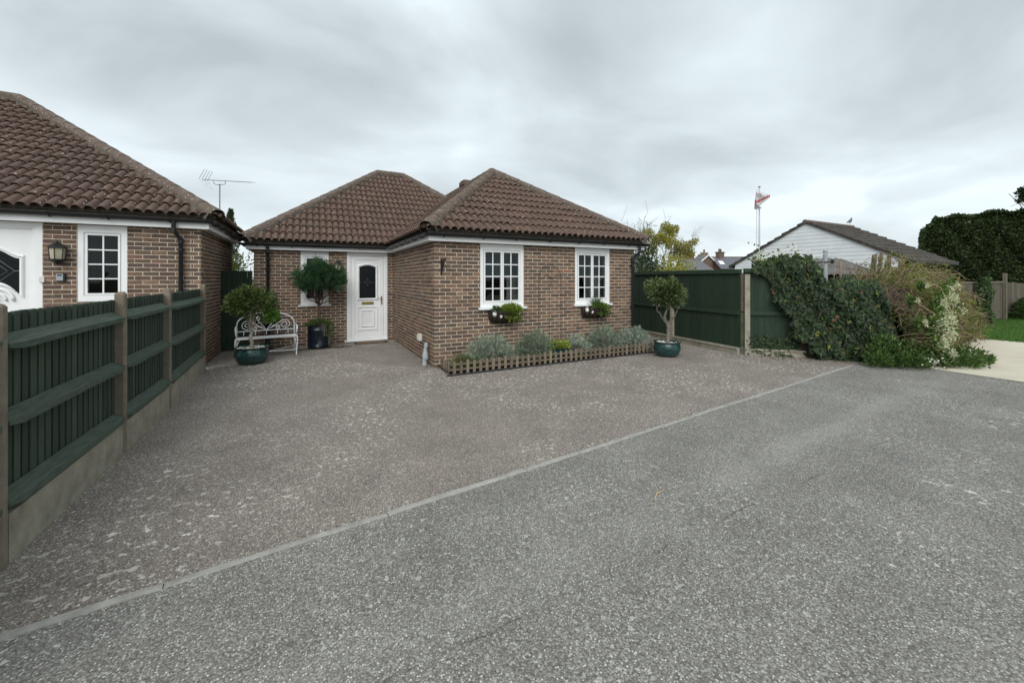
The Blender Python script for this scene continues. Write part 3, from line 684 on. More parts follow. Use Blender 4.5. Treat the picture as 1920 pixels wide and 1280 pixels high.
# fascia, soffit
ov = .145
m = MB(); m.box((-ov, -ov, SOF), (W_ + ov + .05, -ov + .02, FT)); fa = m.build('fascia', 'fascia_white', hr)
m = MB(); m.box((-ov, -ov + .02, SOF), (-ov + .02, YE - ov, FT)); m.build('fascia', 'fascia_white', hr)
m = MB(); m.box((XL - ov, YE - ov, SOF), (-ov + .02, YE - ov + .02, FT)); m.build('fascia', 'fascia_white', hr)
m = MB(); m.box((XL - ov, YE - ov + .02, SOF), (XL - ov + .02, 9, FT)); m.build('fascia', 'fascia_white', hr)
m = MB(); m.box((W_ + ov, -ov + .02, SOF), (W_ + ov + .02, 9, FT)); m.build('fascia', 'fascia_white', hr)
m = MB(); m.box((1.93, -ov - .006, SOF - .004), (1.965, -ov - .001, FT)); m.build('fascia_joint', 'fascia_white', fa)
m = MB(); m.box((-ov + .021, -ov + .021, SOF + .004), (W_ + ov - .001, .0, SOF + .014)); m.box((-ov + .021, 0, SOF + .004), (0, YE - ov + .02, SOF + .014)); m.box((XL - ov + .021, YE - ov + .021, SOF + .004), (0, YE, SOF + .014)); m.box((XL - ov + .021, YE, SOF + .004), (XL, 9, SOF + .014)); m.box((W_, 0, SOF + .004), (W_ + ov - .001, 9, SOF + .014))
m.build('soffit', 'fascia_white', hr)
# roof planes
e_ = .21; ZR, ZM = 4.54, 5.32; AX, AY = 2.42, 2.70
rf = (XL - e_, YE - e_); rr_ = 3.54; my = rf[1] + rr_; mx0, mx1 = rf[0] + rr_, .97
tm = (ZM - ZE) / rr_; tw_ = (ZR - ZE) / (AX + e_)
xv = lambda z: (z - ZE) / tw_ - e_
# where the main right hip meets the wing's left slope
k_ = ((ZM - ZE) - tw_ * (mx1 + e_)) / (tw_ + tm); hx_, hy_ = mx1 + k_, my - k_; hz_ = ZM - tm * k_
deck = MB()
def dk(p): 
    n = len(p); deck.add([(a, b, c - .012) for a, b, c in p], [tuple(range(n))])
P_wf = [(-e_, -e_, ZE), (W_ + e_, -e_, ZE), (AX, AY, ZR)]
P_wl = [(-e_, YE - e_, ZE), (-e_, -e_, ZE), (AX, AY, ZR), (AX, hy_, ZR), (hx_, hy_, hz_)]
P_mf = [(rf[0], rf[1], ZE), (-e_, rf[1], ZE), (hx_, hy_, hz_), (mx1, my, ZM), (mx0, my, ZM)]
P_ml = [(rf[0], my + rr_, ZE), (rf[0], rf[1], ZE), (mx0, my, ZM)]
P_wr = [(W_ + e_, -e_, ZE), (W_ + e_, 9, ZE), (AX, 9, ZR), (AX, AY, ZR)]
P_mr = [(mx1 + rr_, my - rr_, ZE), (mx1 + rr_, my + rr_, ZE), (mx1, my, ZM)]
P_mb = [(mx1 + rr_, my + rr_, ZE), (rf[0], my + rr_, ZE), (mx0, my, ZM), (mx1, my, ZM)]
for p in (P_wf, P_wl, P_mf, P_ml, P_wr, P_mr, P_mb): dk(p)
dk([(AX, hy_, ZR), (AX, 9, ZR), (hx_, 9, hz_), (hx_, hy_, hz_)]); dk([(AX, 9, ZR), (W_ + e_, 9, ZE), (-e_, 9, ZE)])
roofA = deck.build('roof', 'mortar_bed', hr)
for k, p in (('wf', P_wf), ('wl', P_wl), ('mf', P_mf), ('ml', P_ml), ('wr', P_wr)): HA.slope(k, roofA, p)
HA.tiles()
HA.hip(roofA, (-e_, -e_, ZE + .045), (AX, AY, ZR + .06)); HA.hip(roofA, (W_ + e_, -e_, ZE + .045), (AX, AY, ZR + .06)); HA.hip(roofA, (AX, AY, ZR + .06), (AX, 9, ZR + .06), 'ridge_tile')
HA.hip(roofA, (rf[0], rf[1], ZE + .045), (mx0, my, ZM + .05)); HA.hip(roofA, (mx0, my, ZM + .05), (mx1, my, ZM + .05), 'ridge_tile'); HA.hip(roofA, (hx_, hy_, hz_ + .05), (mx1, my, ZM + .05))
HA.hip(roofA, (rf[0], my + rr_, ZE + .045), (mx0, my, ZM + .05), bed=False); HA.hip(roofA, (mx1 + rr_, my + rr_, ZE + .045), (mx1, my, ZM + .05), bed=False)
m = MB()
for (a, b, w2) in (((-e_, YE - e_, ZE + .02), (hx_, hy_, hz_ + .02), .10),):
    a, b = Vector(a), Vector(b); sdv = (b - a).cross(Vector((0, 0, 1))).normalized(); m.add([a - sdv * w2, a + sdv * w2, b + sdv * w2, b - sdv * w2], [(0, 1, 2, 3)])
m.build('valley_gutter', 'mortar_bed', roofA)
m = MB(); m.box((AX - .16, 4.55, ZR + .10), (AX + .16, 4.95, ZR + .22)); m.box((AX - .13, 4.58, ZR + .22), (AX + .13, 4.92, ZR + .26)); m.build('ridge_vent', 'hip_tile', roofA)
for c_ in ((-e_ + .03, -e_ + .03), (rf[0] + .03, rf[1] + .03), (W_ + e_ - .03, -e_ + .03)):
    m = MB(); m.tube([(c_[0], c_[1], ZE + .05), (c_[0] - .03 * (1 if c_[0] < 2 else -1), c_[1] - .03, ZE + .13), (c_[0] - .05 * (1 if c_[0] < 2 else -1), c_[1] - .05, ZE + .12)], .007, 5); m.build('hip_iron', 'iron', roofA)
gz = FT - .02
gutter(hr, (-ov - .07, -ov - .002, gz), (W_ + .27, -ov - .002, gz), (0, -1, 0)); gutter(hr, (-ov - .002, -ov - .05, gz), (-ov - .002, YE - ov - .07, gz), (-1, 0, 0), step=.6); gutter(hr, (XL - .27, YE - ov - .002, gz), (-ov - .06, YE - ov - .002, gz), (0, -1, 0)); gutter(hr, (XL - ov - .002, YE - ov - .05, gz), (XL - ov - .002, 9, gz), (-1, 0, 0))
downpipe(hr, [(4.98, -ov - .06, gz - .04), (4.98, -ov - .06, gz - .19), (4.90, -.06, gz - .36), (4.90, -.055, .12)], brz=(2.0, 1.0))
downpipe(hr, [(-2.95, YE - ov - .06, gz - .04), (-2.95, YE - ov - .06, gz - .17), (-2.95, YE - .06, gz - .33), (-2.95, YE - .055, .02)], brz=(1.9, .9))
# mortared eaves under the first course
def eave_fill(root, roof, a, b, outv, z):
    m = MB(); a, b, o = Vector(a), Vector(b), Vector(outv); d = (b - a); L_ = d.length; d.normalize(); n = int(L_ / .057); pr = None
    for k in range(n + 1):
        p = a + d * (L_ * k / n); r_ = [p + o * (.0 + random.uniform(-.006, .006)) + Vector((0, 0, z0)) for z0 in (-.05, .035 + .02 * abs(math.sin(k * math.pi / 4)))]
        if pr: m.add([pr[0], r_[0], r_[1], pr[1]], [(0, 1, 2, 3)])
        pr = r_
    m.build('eaves_mortar', 'mortar_bed', roof)
eave_fill(hr, roofA, (-e_ + .05, -e_ + .05, ZE), (W_ + e_ - .05, -e_ + .05, ZE), (0, -1, 0), 0); eave_fill(hr, roofA, (-e_ + .05, -e_ + .05, ZE), (-e_ + .05, YE - e_, ZE), (-1, 0, 0), 0); eave_fill(hr, roofA, (XL - e_ + .05, YE - e_ + .05, ZE), (-e_, YE - e_ + .05, ZE), (0, -1, 0), 0)

# ------------------------------------------------------------------ the neighbouring bungalow on the left
XR, YL, XE = -3.87, 1.9, -12.0
S2, F2, Z2 = 2.585, 2.755, 2.80
h2 = thing('bungalow', (XR, YL, 0), 'brown brick bungalow at the left edge, behind the low green fence', 'bungalow')
HB = House(h2)
gF = Frame((0, YL, 0), (1, 0, 0), (0, -1, 0)); gS = Frame((XR, YL, 0), (0, 1, 0), (1, 0, 0))
wB, dB = (-5.53, -4.9, 1.27, S2), (-6.98, -5.93, .18, S2)
HB.wall('front', gF, XE, XR, 0, S2, [wB, dB], e1=0, o1=.1125, par=0)
HB.wall('side', gS, 0, 3.5, 0, S2, [], e0=.1125, o0=0, corner0=True)
HB.wall('back', Frame((XR, YL + 3.5, 0), (-1, 0, 0), (0, 1, 0)), 0, 6, 0, S2, [])
HB.bricks(lambda c: c[0] > -6.5 and (c[2] > 1.35 or c[0] > -3.9) and (c[0] < -3.88 or c[1] < 3.9))
window(h2, gF, wB[0] + .004, wB[1] - .004, wB[2] + .02, S2 - .004, [2], 4, f=.072, sill=False)
room(h2, gF, -5.8, -4.5, .6, 2.7, 1.6)
q0, q1, qt = dB[0] + .004, dB[1] - .004, S2 - .004
m = MB(); gF.box(m, q0 + .13, q1 - .13, .24, qt - .11, -.09, -.045); dr2 = m.build('door', 'upvc', h2)
m = MB()
for (a, b) in ((q0, q0 + .085), (q1 - .085, q1)): gF.box(m, a, b, .2, qt, -.1, -.008)
gF.box(m, q0 + .085, q1 - .085, qt - .075, qt, -.1, -.008)
for (a, b) in ((q0 + .086, q0 + .125), (q1 - .125, q1 - .086)): gF.box(m, a, b, .2, qt - .076, -.1, -.028)
gF.box(m, q0 + .125, q1 - .125, qt - .105, qt - .076, -.1, -.028); m.build('door_frame', 'upvc', dr2)
c0 = (q0 + q1) / 2; hw = .255
def ogee(d, s=0., z0=1.42, z1=2.0):
    pts = []
    for k in range(17): t = k / 16 * 2 - 1; pts.append((c0 + (hw + s) * t, d, z0 - s + .20 * (1 - t * t)))
    for k in range(17): t = 1 - k / 16 * 2; pts.append((c0 + (hw + s) * t, d, z1 + s + .13 * (.5 + .5 * math.cos(math.pi * t))))
    return [gF.p(*p) for p in pts]
n = 34; m = MB()
for A, B in ((ogee(-.045, .055), ogee(-.022, .045)), (ogee(-.022, .045), ogee(-.012, .03)), (ogee(-.012, .03), ogee(-.03, .015)), (ogee(-.03, .015), ogee(-.03, .0)), (ogee(-.03, .0), ogee(-.044, -.004))): m.add(A + B, [(k, (k + 1) % n, n + (k + 1) % n, n + k) for k in range(n)])
m.build('glazing_bead', 'upvc', dr2); m = MB(); m.add(ogee(-.043), [tuple(range(n))]); m.build('pane', 'leaded_glass', dr2)
m = MB()
for s_ in (.20, .12): m.tube([gF.p(c0 - s_, -.04, 1.80), gF.p(c0, -.04, 1.80 + s_), gF.p(c0 + s_, -.04, 1.80), gF.p(c0, -.04, 1.80 - s_), gF.p(c0 - s_, -.04, 1.80)], .006, 4)
m.tube([gF.p(c0 + .2, -.04, 1.80), gF.p(c0 + hw, -.04, 1.80)], .005, 4); m.build('leading', 'steel', dr2)
m = MB(); pts = [gF.p(c0 + .19 * math.cos(t), -.03, 1.33 + .19 * math.sin(t)) for t in np.linspace(0, math.pi, 13)]; m.tube(pts, .022, 6); pts = [gF.p(c0 + .11 * math.cos(t), -.03, 1.33 + .11 * math.sin(t)) for t in np.linspace(0, math.pi, 11)]; m.tube(pts, .016, 6); m.build('panel_moulding', 'upvc', dr2, smooth=True)
m = MB(); m.lathe([(.03, 0), (.035, .01), (.02, .03)], (c0, YL - .01, 1.36), 10); m.build('door_knocker', 'brass', dr2)
m = MB(); gF.box(m, q1 - .03, q1 + .03, 1.62, 1.71, -.006, .018); m.build('doorbell', 'white_plastic', h2)
m = MB(); m.box((XE, YL - ov, S2), (XR + ov, YL - ov + .02, F2)); m.build('fascia', 'fascia_white', h2)
m = MB(); m.box((XR + ov - .02, YL - ov + .02, S2), (XR + ov, YL + 3.5, F2)); m.build('fascia', 'fascia_white', h2)
m = MB(); m.box((XE, YL - ov + .021, S2 + .004), (XR + ov - .021, YL, S2 + .014)); m.box((XR, YL, S2 + .004), (XR + ov - .021, YL + 3.5, S2 + .014)); m.build('soffit', 'fascia_white', h2)
ex_, ey_ = XR + .28, YL - .21; r2 = 4.46; z2 = 5.79; ra = (ex_ - r2, ey_ + r2, z2); yb_ = YL + 3.45; fx = (yb_ - ey_)
P_f = [(XE - 4, ey_, Z2), (ex_, ey_, Z2), ra, (XE - 4, ra[1], z2)]
P_s = [(ex_, ey_, Z2), (ex_, yb_, Z2), (ex_ - fx, yb_, Z2 + (z2 - Z2) * fx / r2)]
deck = MB(); dk(P_f); dk(P_s); dk([(XE - 4, ra[1], z2), ra, (ra[0], ra[1] + r2, Z2), (XE - 4, ra[1] + r2, Z2)]); dk([(ex_, yb_, Z2), P_s[2], (P_s[2][0], yb_, Z2)]); dk([P_s[2], ra, (ra[0], ra[1], Z2), (P_s[2][0], yb_, Z2)])
roofB = deck.build('roof', 'mortar_bed', h2)
HB.slope('f', roofB, P_f); HB.slope('s', roofB, P_s); HB.tl = [t for t in HB.tl if t[2].x > -11.5]
HB.tiles(lambda c: project(c)[0] > -5)
HB.hip(roofB, (ex_, ey_, Z2 + .045), (ra[0], ra[1], z2 + .06)); HB.hip(roofB, (XE, ra[1], z2 + .06), (ra[0], ra[1], z2 + .06), 'ridge_tile')
gz2 = F2 - .02
gutter(h2, (XE, YL - ov - .002, gz2), (XR + ov + .07, YL - ov - .002, gz2), (0, -1, 0)); gutter(h2, (XR + ov + .002, YL - ov - .05, gz2), (XR + ov + .002, YL + 3.5, gz2), (1, 0, 0))
downpipe(h2, [(-4.22, YL - ov - .06, gz2 - .04), (-4.22, YL - ov - .06, gz2 - .20), (-4.15, YL - .06, gz2 - .37), (-4.15, YL - .055, .12)], brz=(2.2, 1.2))
eave_fill(h2, roofB, (XE, ey_ + .05, Z2), (ex_ - .05, ey_ + .05, Z2), (0, -1, 0), 0); eave_fill(h2, roofB, (ex_ - .05, ey_ + .05, Z2), (ex_ - .05, yb_, Z2), (1, 0, 0), 0)
m = MB(); m.tube([(ex_ - .03, ey_ + .03, Z2 + .05), (ex_ + .01, ey_ - .01, Z2 + .14), (ex_ + .03, ey_ - .02, Z2 + .11)], .008, 5); m.build('hip_iron', 'iron', roofB)
# ================================================================== FENCES, GATE, BORDER
def prismz(m, poly, z0, z1, col=(1, 1, 1)): m.prism([(x, y, z0) for x, y in poly], [(x, y, z1) for x, y in poly], col)
# ------------------------------------------------------------------ low close-board fence on the left
fence = thing('fence', (-3.72, -1, 0), 'low green close-board fence with concrete posts beside the neighbouring bungalow', 'fence')
PST = [(-3.73, -5.65), (-3.72, -3.93), (-3.72, -2.18), (-3.725, -.71), (-3.80, 1.70)]
HP = [1.53, 1.53, 1.545, 1.55, 1.56]
for k, (px_, py_) in enumerate(PST):
    m = MB(); a, b = .038, .033; h = HP[k]
    sec = [(px_ - a, py_ - b), (px_ + a - .012, py_ - b), (px_ + a, py_ - b + .012), (px_ + a, py_ + b - .012), (px_ + a - .012, py_ + b), (px_ - a, py_ + b)]
    prismz(m, sec, -.1, h - .015); tp = [(px_ + (x_ - px_) * .75, py_ + (y_ - py_) * .75) for x_, y_ in sec]
    m.prism([(x_, y_, h - .015) for x_, y_ in sec], [(x_, y_, h + RNG.uniform(-.004, .012)) for x_, y_ in tp]); m.build('concrete_post', 'post_concrete', fence)
for k in range(4):
    A, B = Vector((*PST[k], 0)), Vector((*PST[k + 1], 0)); d = (B - A).normalized(); n = Vector((d.y, -d.x, 0)); L_ = (B - A).length
    def T(v, A=A, d=d, n=n): return np.array(A) + v[:, :1] * np.array(d) + v[:, 1:2] * np.array(n) + v[:, 2:3] * np.array((0, 0, 1.))
    m = MB(); m.box((.05, -.03, -.05), (L_ - .05, .03, .29), T=T); m.build('gravel_board', 'concrete', fence)
    # arris rails, triangular, flat side to the boards
    for z_ in (.36, .84, 1.30):
        m = MB(); z_ += RNG.uniform(-.012, .012); dz = RNG.uniform(-.015, .015)
        def sec(t, zz, s_=1.): return [tuple(T(np.array([(t, o_, zz + q)]))[0]) for o_, q in ((-.022, -.055 * s_), (.026 + .03 * s_, -.038 * s_), (.026 + .03 * s_, .002 * s_), (-.022, .058 * s_))]
        c0_, c1_, c2_, c3_ = sec(.03, z_, .55), sec(.14, z_), sec(L_ - .14, z_ + dz), sec(L_ - .03, z_ + dz, .55)
        cm = sec(L_ * .5, z_ + dz * .5 + RNG.uniform(-.01, .006)); m.prism(c0_, c1_); m.prism(c1_, cm); m.prism(cm, c2_); m.prism(c2_, c3_); m.build('arris_rail', 'rail_green', fence)
    x = .05
    while x < L_ - .06:
        w2 = RNG.uniform(.082, .094); x1 = min(x + w2 + .012, L_ - .04); tz = 1.475 + RNG.uniform(-.005, .003) + (.012 if k > 1 else 0); tl = RNG.uniform(-.004, .004); c = np.ones(3) * RNG.uniform(.75, 1.25)
        vw = w2 - RNG.uniform(.014, .024); x1 = min(x + vw, L_ - .045); x2 = min(x1 + .035, L_ - .04)
        sec = [(x, -.030), (x1, -.032), (x1, -.052), (x2, -.052), (x2, -.060), (x, -.046)]
        m = MB(); m.prism(T(np.array([(p + tl, q, .30) for p, q in sec])), T(np.array([(p, q, tz + RNG.uniform(-.003, .003)) for p, q in sec])), c); m.build('board', 'fence_green', fence)
        x += w2 - (0.0 if RNG.random() > .08 else -.008)
# ------------------------------------------------------------------ gate between the two bungalows
gate = thing('gate', (-3.55, 3.85, 0), 'narrow dark green boarded gate between the two bungalows', 'gate')
x = XR + .012
while x < XL - .02:
    x1 = min(x + .10, XL - .012); m = MB(); m.box((x, 3.84, .05), (x1 - .004, 3.862, 1.83), np.ones(3) * RNG.uniform(.8, 1.15), jit=.001); m.build('board', 'fence_dark', gate); x += .10
for z_ in (.3, 1.0, 1.6): m = MB(); m.box((XR + .02, 3.863, z_), (XL - .02, 3.895, z_ + .08)); m.build('ledge', 'fence_dark', gate)
m = MB(); m.box((XR + .01, 3.835, 1.831), (XL - .01, 3.875, 1.86)); m.build('capping', 'fence_dark', gate)
# ------------------------------------------------------------------ tall dark fence on the right, two runs
def tall_fence(root, A, B, h, posts, boards=.10, post_out=.055, cut=None):
    A, B = Vector((*A, 0)), Vector((*B, 0)); d = (B - A).normalized(); n = Vector((d.y, -d.x, 0)); L_ = (B - A).length
    if (CAM - A).dot(n) < 0: n = -n
    def T(v): return np.array(A) + v[:, :1] * np.array(d) + v[:, 1:2] * np.array(n) + v[:, 2:3] * np.array((0, 0, 1.))
    x = 0.
    while x < L_ - .01:
        w2 = RNG.uniform(.095, .108); x1 = min(x + w2, L_); m = MB(); m.box((x, -.02, .16), (x1 - .003, RNG.uniform(-.003, .004), h - .01), np.ones(3) * RNG.uniform(.85, 1.15), T, .001); m.build('board', 'fence_dark', root); x += w2
    pc = [0] + list(posts) + [L_]
    for i in range(len(pc) - 1):
        a, b = pc[i] + .03, pc[i + 1] - .03
        m = MB(); m.box((a, .004, .88), (b, .042, .96), (1.25, 1.25, 1.25), T, .004); m.build('rail', 'fence_dark', root)
        m = MB(); m.box((a - .03, -.045, h - .09), (b + .03, .046, h), (1.25, 1.25, 1.25), T, .003); m.build('capping', 'fence_dark', root)
        n_ = 2
        for q in range(n_):
            u, v = a + (b - a) * q / n_, a + (b - a) * (q + 1) / n_
            m = MB(); m.box((u + .004, -.02, -.05), (v - .004, .045, .15), T=T, jit=.002); m.box((u + .004, .045, .115), (v - .004, .065, .148), T=T, jit=.002); m.build('gravel_board', 'concrete', root)
    for p in posts:
        m = MB(); m.box((p - .05, -.05, -.1), (p + .05, post_out, h - .13), T=T, jit=.003); m.build('concrete_post', 'concrete', root)
    return T
rf1 = thing('fence', (6.5, .2, 0), 'tall dark green boarded fence running back beside the middle bungalow, behind the potted evergreen', 'fence')
tall_fence(rf1, (6.85, 2.2), (6.37, -1.80), 1.885, [1.98])
rf2 = thing('fence', (7.2, -2.6, 0), 'tall dark green boarded fence half buried in ivy on the right', 'fence')
TF2 = tall_fence(rf2, (6.43, -1.84), (6.43 + .758 * 1.5, -1.84 - .652 * 1.5), 1.90, [.06])
m = MB(); m.box((1.5, -.02, -.05), (2.5, .045, .13), T=TF2, jit=.002); m.build('gravel_board', 'concrete', rf2)
# ------------------------------------------------------------------ flower bed and picket edging
m = MB(); v = []; 
NX, NY = 40, 7
for j in range(NY + 1):
    for i in range(NX + 1): v.append((.06 + 4.86 * i / NX, -.655 + .645 * j / NY, .05 + .03 * math.sin(i * 1.3) * math.sin(j * 2.1) + RNG.uniform(-.008, .008)))
m.add(v, [(j * (NX + 1) + i, j * (NX + 1) + i + 1, (j + 1) * (NX + 1) + i + 1, (j + 1) * (NX + 1) + i) for j in range(NY) for i in range(NX)]); m.build('flower_bed', 'soil', kind='structure')
m = MB(); m.box((.02, -.745, -.02), (4.98, -.70, .022)); be = m.build('bed_edging', 'bed_edge', label='low black edging strip along the foot of the little picket fence', category='edging')
pk = thing('picket_edging', (2.5, -.67, 0), 'knee-high weathered wooden picket edging around the flower bed', 'picket edging')
def picket(x, y, along_x=True, h=.245):
    m = MB(); w2 = .025; h = h + RNG.uniform(-.012, .012); tl = RNG.uniform(-.006, .006); c = np.ones(3) * RNG.uniform(.75, 1.3) * (1, RNG.uniform(.95, 1.03), RNG.uniform(.9, 1.05))
    prof = [(-w2, .012), (w2, .012), (w2 + tl, h - .028), (w2 * .72 + tl, h - .010), (tl, h), (-w2 * .72 + tl, h - .010), (-w2 + tl, h - .028)]
    if along_x: m.prism([(x + p, y - .009, z) for p, z in prof], [(x + p, y + .009, z) for p, z in prof], c)
    else: m.prism([(x - .009, y + p, z) for p, z in prof], [(x + .009, y + p, z) for p, z in prof], c)
    m.build('picket', 'picket_wood', pk)
x = .16
while x < 4.90: picket(x, -.69); x += .1235
for y_ in (-.60, -.47, -.34, -.21): picket(.085, y_, False)
for z_ in (.075, .165):
    m = MB(); m.box((.10, -.68, z_), (4.90, -.665, z_ + .032), np.ones(3) * .9, jit=.002); m.build('rail', 'picket_wood', pk)
    m = MB(); m.box((.095, -.66, z_), (.108, -.12, z_ + .032), np.ones(3) * .9, jit=.002); m.build('rail', 'picket_wood', pk)

# ================================================================== THINGS ON AND BY THE WALLS
def lantern(loc, s, label):
    x, y, z = loc; t = thing('wall_lantern', (x, y, z), label, 'lantern', 'carriage lanterns on the house fronts')
    yc = y - .10 * s
    def hexr(r, zz, n=6): return [(x + r * math.cos(R(60 * k + 30)), yc + r * math.sin(R(60 * k + 30)), zz) for k in range(n)]
    m = MB(); rr = [(.115, .0), (.105, .025), (.07, .065), (.03, .085), (.015, .09), (.015, .105), (.004, .115)]
    for (a, za), (b, zb) in zip(rr, rr[1:]): m.prism(hexr(a * s, z + (.09 + za) * s), hexr(b * s, z + (.09 + zb) * s))
    m.build('roof_cap', 'iron', t)
    m = MB(); m.prism(hexr(.095 * s, z - .085 * s), hexr(.095 * s, z - .105 * s)); m.prism(hexr(.085 * s, z - .105 * s), hexr(.045 * s, z - .15 * s)); m.prism(hexr(.045 * s, z - .15 * s), hexr(.012 * s, z - .175 * s)); m.build('base', 'iron', t)
    lo, hi = hexr(.082 * s, z - .085 * s), hexr(.098 * s, z + .09 * s)
    for k in range(6): m = MB(); m.tube([lo[k], hi[k]], .006 * s, 5); m.build('glazing_bar', 'iron', t)
    lo, hi = hexr(.078 * s, z - .084 * s), hexr(.094 * s, z + .089 * s)
    for k in range(6): m = MB(); m.add([lo[k], lo[(k + 1) % 6], hi[(k + 1) % 6], hi[k]], [(0, 1, 2, 3)]); m.build('pane', 'lamp_glass', t)
    m = MB(); m.box((x - .03 * s, y - .012, z - .13 * s), (x + .03 * s, y, z + .0 * s)); m.tube([(x, y - .01, z - .14 * s), (x, y - .06 * s, z - .17 * s), (x, yc, z - .165 * s)], .009 * s, 6); m.build('wall_plate', 'iron', t)
lantern((-5.72, YL, 2.08), 1.0, 'black carriage lantern between the white door and window of the left bungalow')
lantern((-1.41, YE, 1.97), .9, 'black carriage lantern on the recessed wall beside the front door of the middle bungalow')
t = thing('key_safe', (-5.70, YL, 1.64), 'small grey key safe under the lantern of the left bungalow', 'key safe')
m = MB(); m.box((-5.755, YL - .035, 1.635), (-5.655, YL, 1.765), jit=.001); m.build('case', 'black_plastic', t); m = MB(); m.box((-5.755, YL - .05, 1.645), (-5.675, YL - .036, 1.755)); m.build('cover', 'grey_plastic', t); m = MB(); m.box((-5.74, YL - .054, 1.722), (-5.69, YL - .051, 1.742)); m.build('dial_window', 'black_plastic', t)
t = thing('meter_box', (-1.38, YE, 1.3), 'small grey box on the recessed brick wall below the lantern', 'box'); m = MB(); m.box((-1.43, YE - .05, 1.32), (-1.35, YE, 1.42), jit=.002); m.build('case', 'grey_plastic', t); m = MB(); m.box((-1.42, YE - .056, 1.33), (-1.36, YE - .051, 1.41)); m.build('lid', 'white_plastic', t)
# hanging-basket bracket
t = thing('basket_bracket', (.14, 0, 1.75), 'black iron hanging bracket near the corner of the brick facade', 'bracket')
m = MB(); m.box((.125, -.012, 1.74), (.155, 0, 2.06)); m.build('back_plate', 'iron', t)
m = MB(); m.tube([(.14, -.01, 2.03), (.14, -.20, 2.035), (.14, -.24, 2.05), (.14, -.255, 2.02), (.14, -.24, 2.0)], .013, 6); m.build('arm', 'iron', t)
m = MB(); m.tube([(.14, -.01, 1.80), (.14, -.10, 1.90), (.14, -.16, 2.02)], .012, 6); m.tube([(.14, -.01, 1.93), (.14, -.06, 1.94), (.14, -.07, 1.98), (.14, -.04, 2.0)], .006, 5); m.build('brace', 'iron', t)
t = thing('basket_bracket', (4.965, 0, 1.7), 'small dark iron bracket beside the right-hand downpipe', 'bracket')
m = MB(); m.box((4.955, -.012, 1.68), (4.98, 0, 2.0)); m.build('back_plate', 'iron', t); m = MB(); m.tube([(4.967, -.01, 1.72), (4.99, -.08, 1.8), (5.0, -.15, 1.92)], .008, 6); m.tube([(4.967, -.01, 1.96), (5.0, -.17, 1.95)], .008, 6); m.build('arm', 'iron', t)
# gas outlet by the corner
t = thing('boot_outlet', (-.07, .34, 0), 'grey plastic pipe boot standing against the side wall near the corner', 'pipe')
m = MB(); m.lathe([(.05, 0), (.055, .02), (.045, .03), (.045, .12)], (-.09, .34, 0), 12); m.build('base', 'grey_plastic', t, smooth=True, sharp=40)
m = MB(); m.lathe([(.06, .12), (.062, .2), (.05, .23), (.03, .33), (.03, .345)], (-.075, .34, 0), 12); m.build('body', 'grey_plastic', t, smooth=True, sharp=40)
m = MB(); m.lathe([(.04, .345), (.042, .40), (.03, .43), (.008, .44)], (-.06, .34, 0), 12); m.build('cap', 'grey_plastic', t, smooth=True, sharp=40)
t = thing('socket_box', (-.03, .98, .38), 'small pale box low on the side wall near the corner', 'box'); m = MB(); m.box((-.06, .89, .39), (0, 1.05, .52), jit=.002); m.build('case', 'white_plastic', t); m = MB(); m.box((-.075, .91, .41), (-.061, 1.03, .50)); m.build('lid', 'white_plastic', t)
t = thing('door_mat', (-.62, 3.62, 0), 'brown coir mat with black edge before the white front door', 'door mat'); m = MB(); m.box((-1.02, 3.5, .004), (-.22, 3.86, .014)); m.build('border', 'mat_edge', t); m = MB(); m.box((-.97, 3.54, .0142), (-.27, 3.83, .022)); m.build('pile', 'mat_coir', t)
# training wires on the facade
t = thing('training_wire', (2.6, 0, .7), 'thin rusty wire arch fixed to the bricks between the two front windows', 'wire')
m = MB(); m.tube([(2.27, -.012, .2), (2.28, -.012, 1.75), (2.36, -.02, 1.93), (2.55, -.025, 1.97), (2.74, -.02, 1.93), (2.84, -.012, 1.75), (2.85, -.012, .2)], .0035, 5); m.build('wire', 'bark_dark', t)
m = MB(); m.tube([(2.28 + .56 * k / 14, -.015, 1.72 - .05 * math.sin(k * .9)) for k in range(15)], .005, 5); m.tube([(2.56, -.012, .3), (2.55, -.015, 1.4), (2.6, -.02, 1.9)], .003, 4); m.build('stem', 'bark_dark', t)

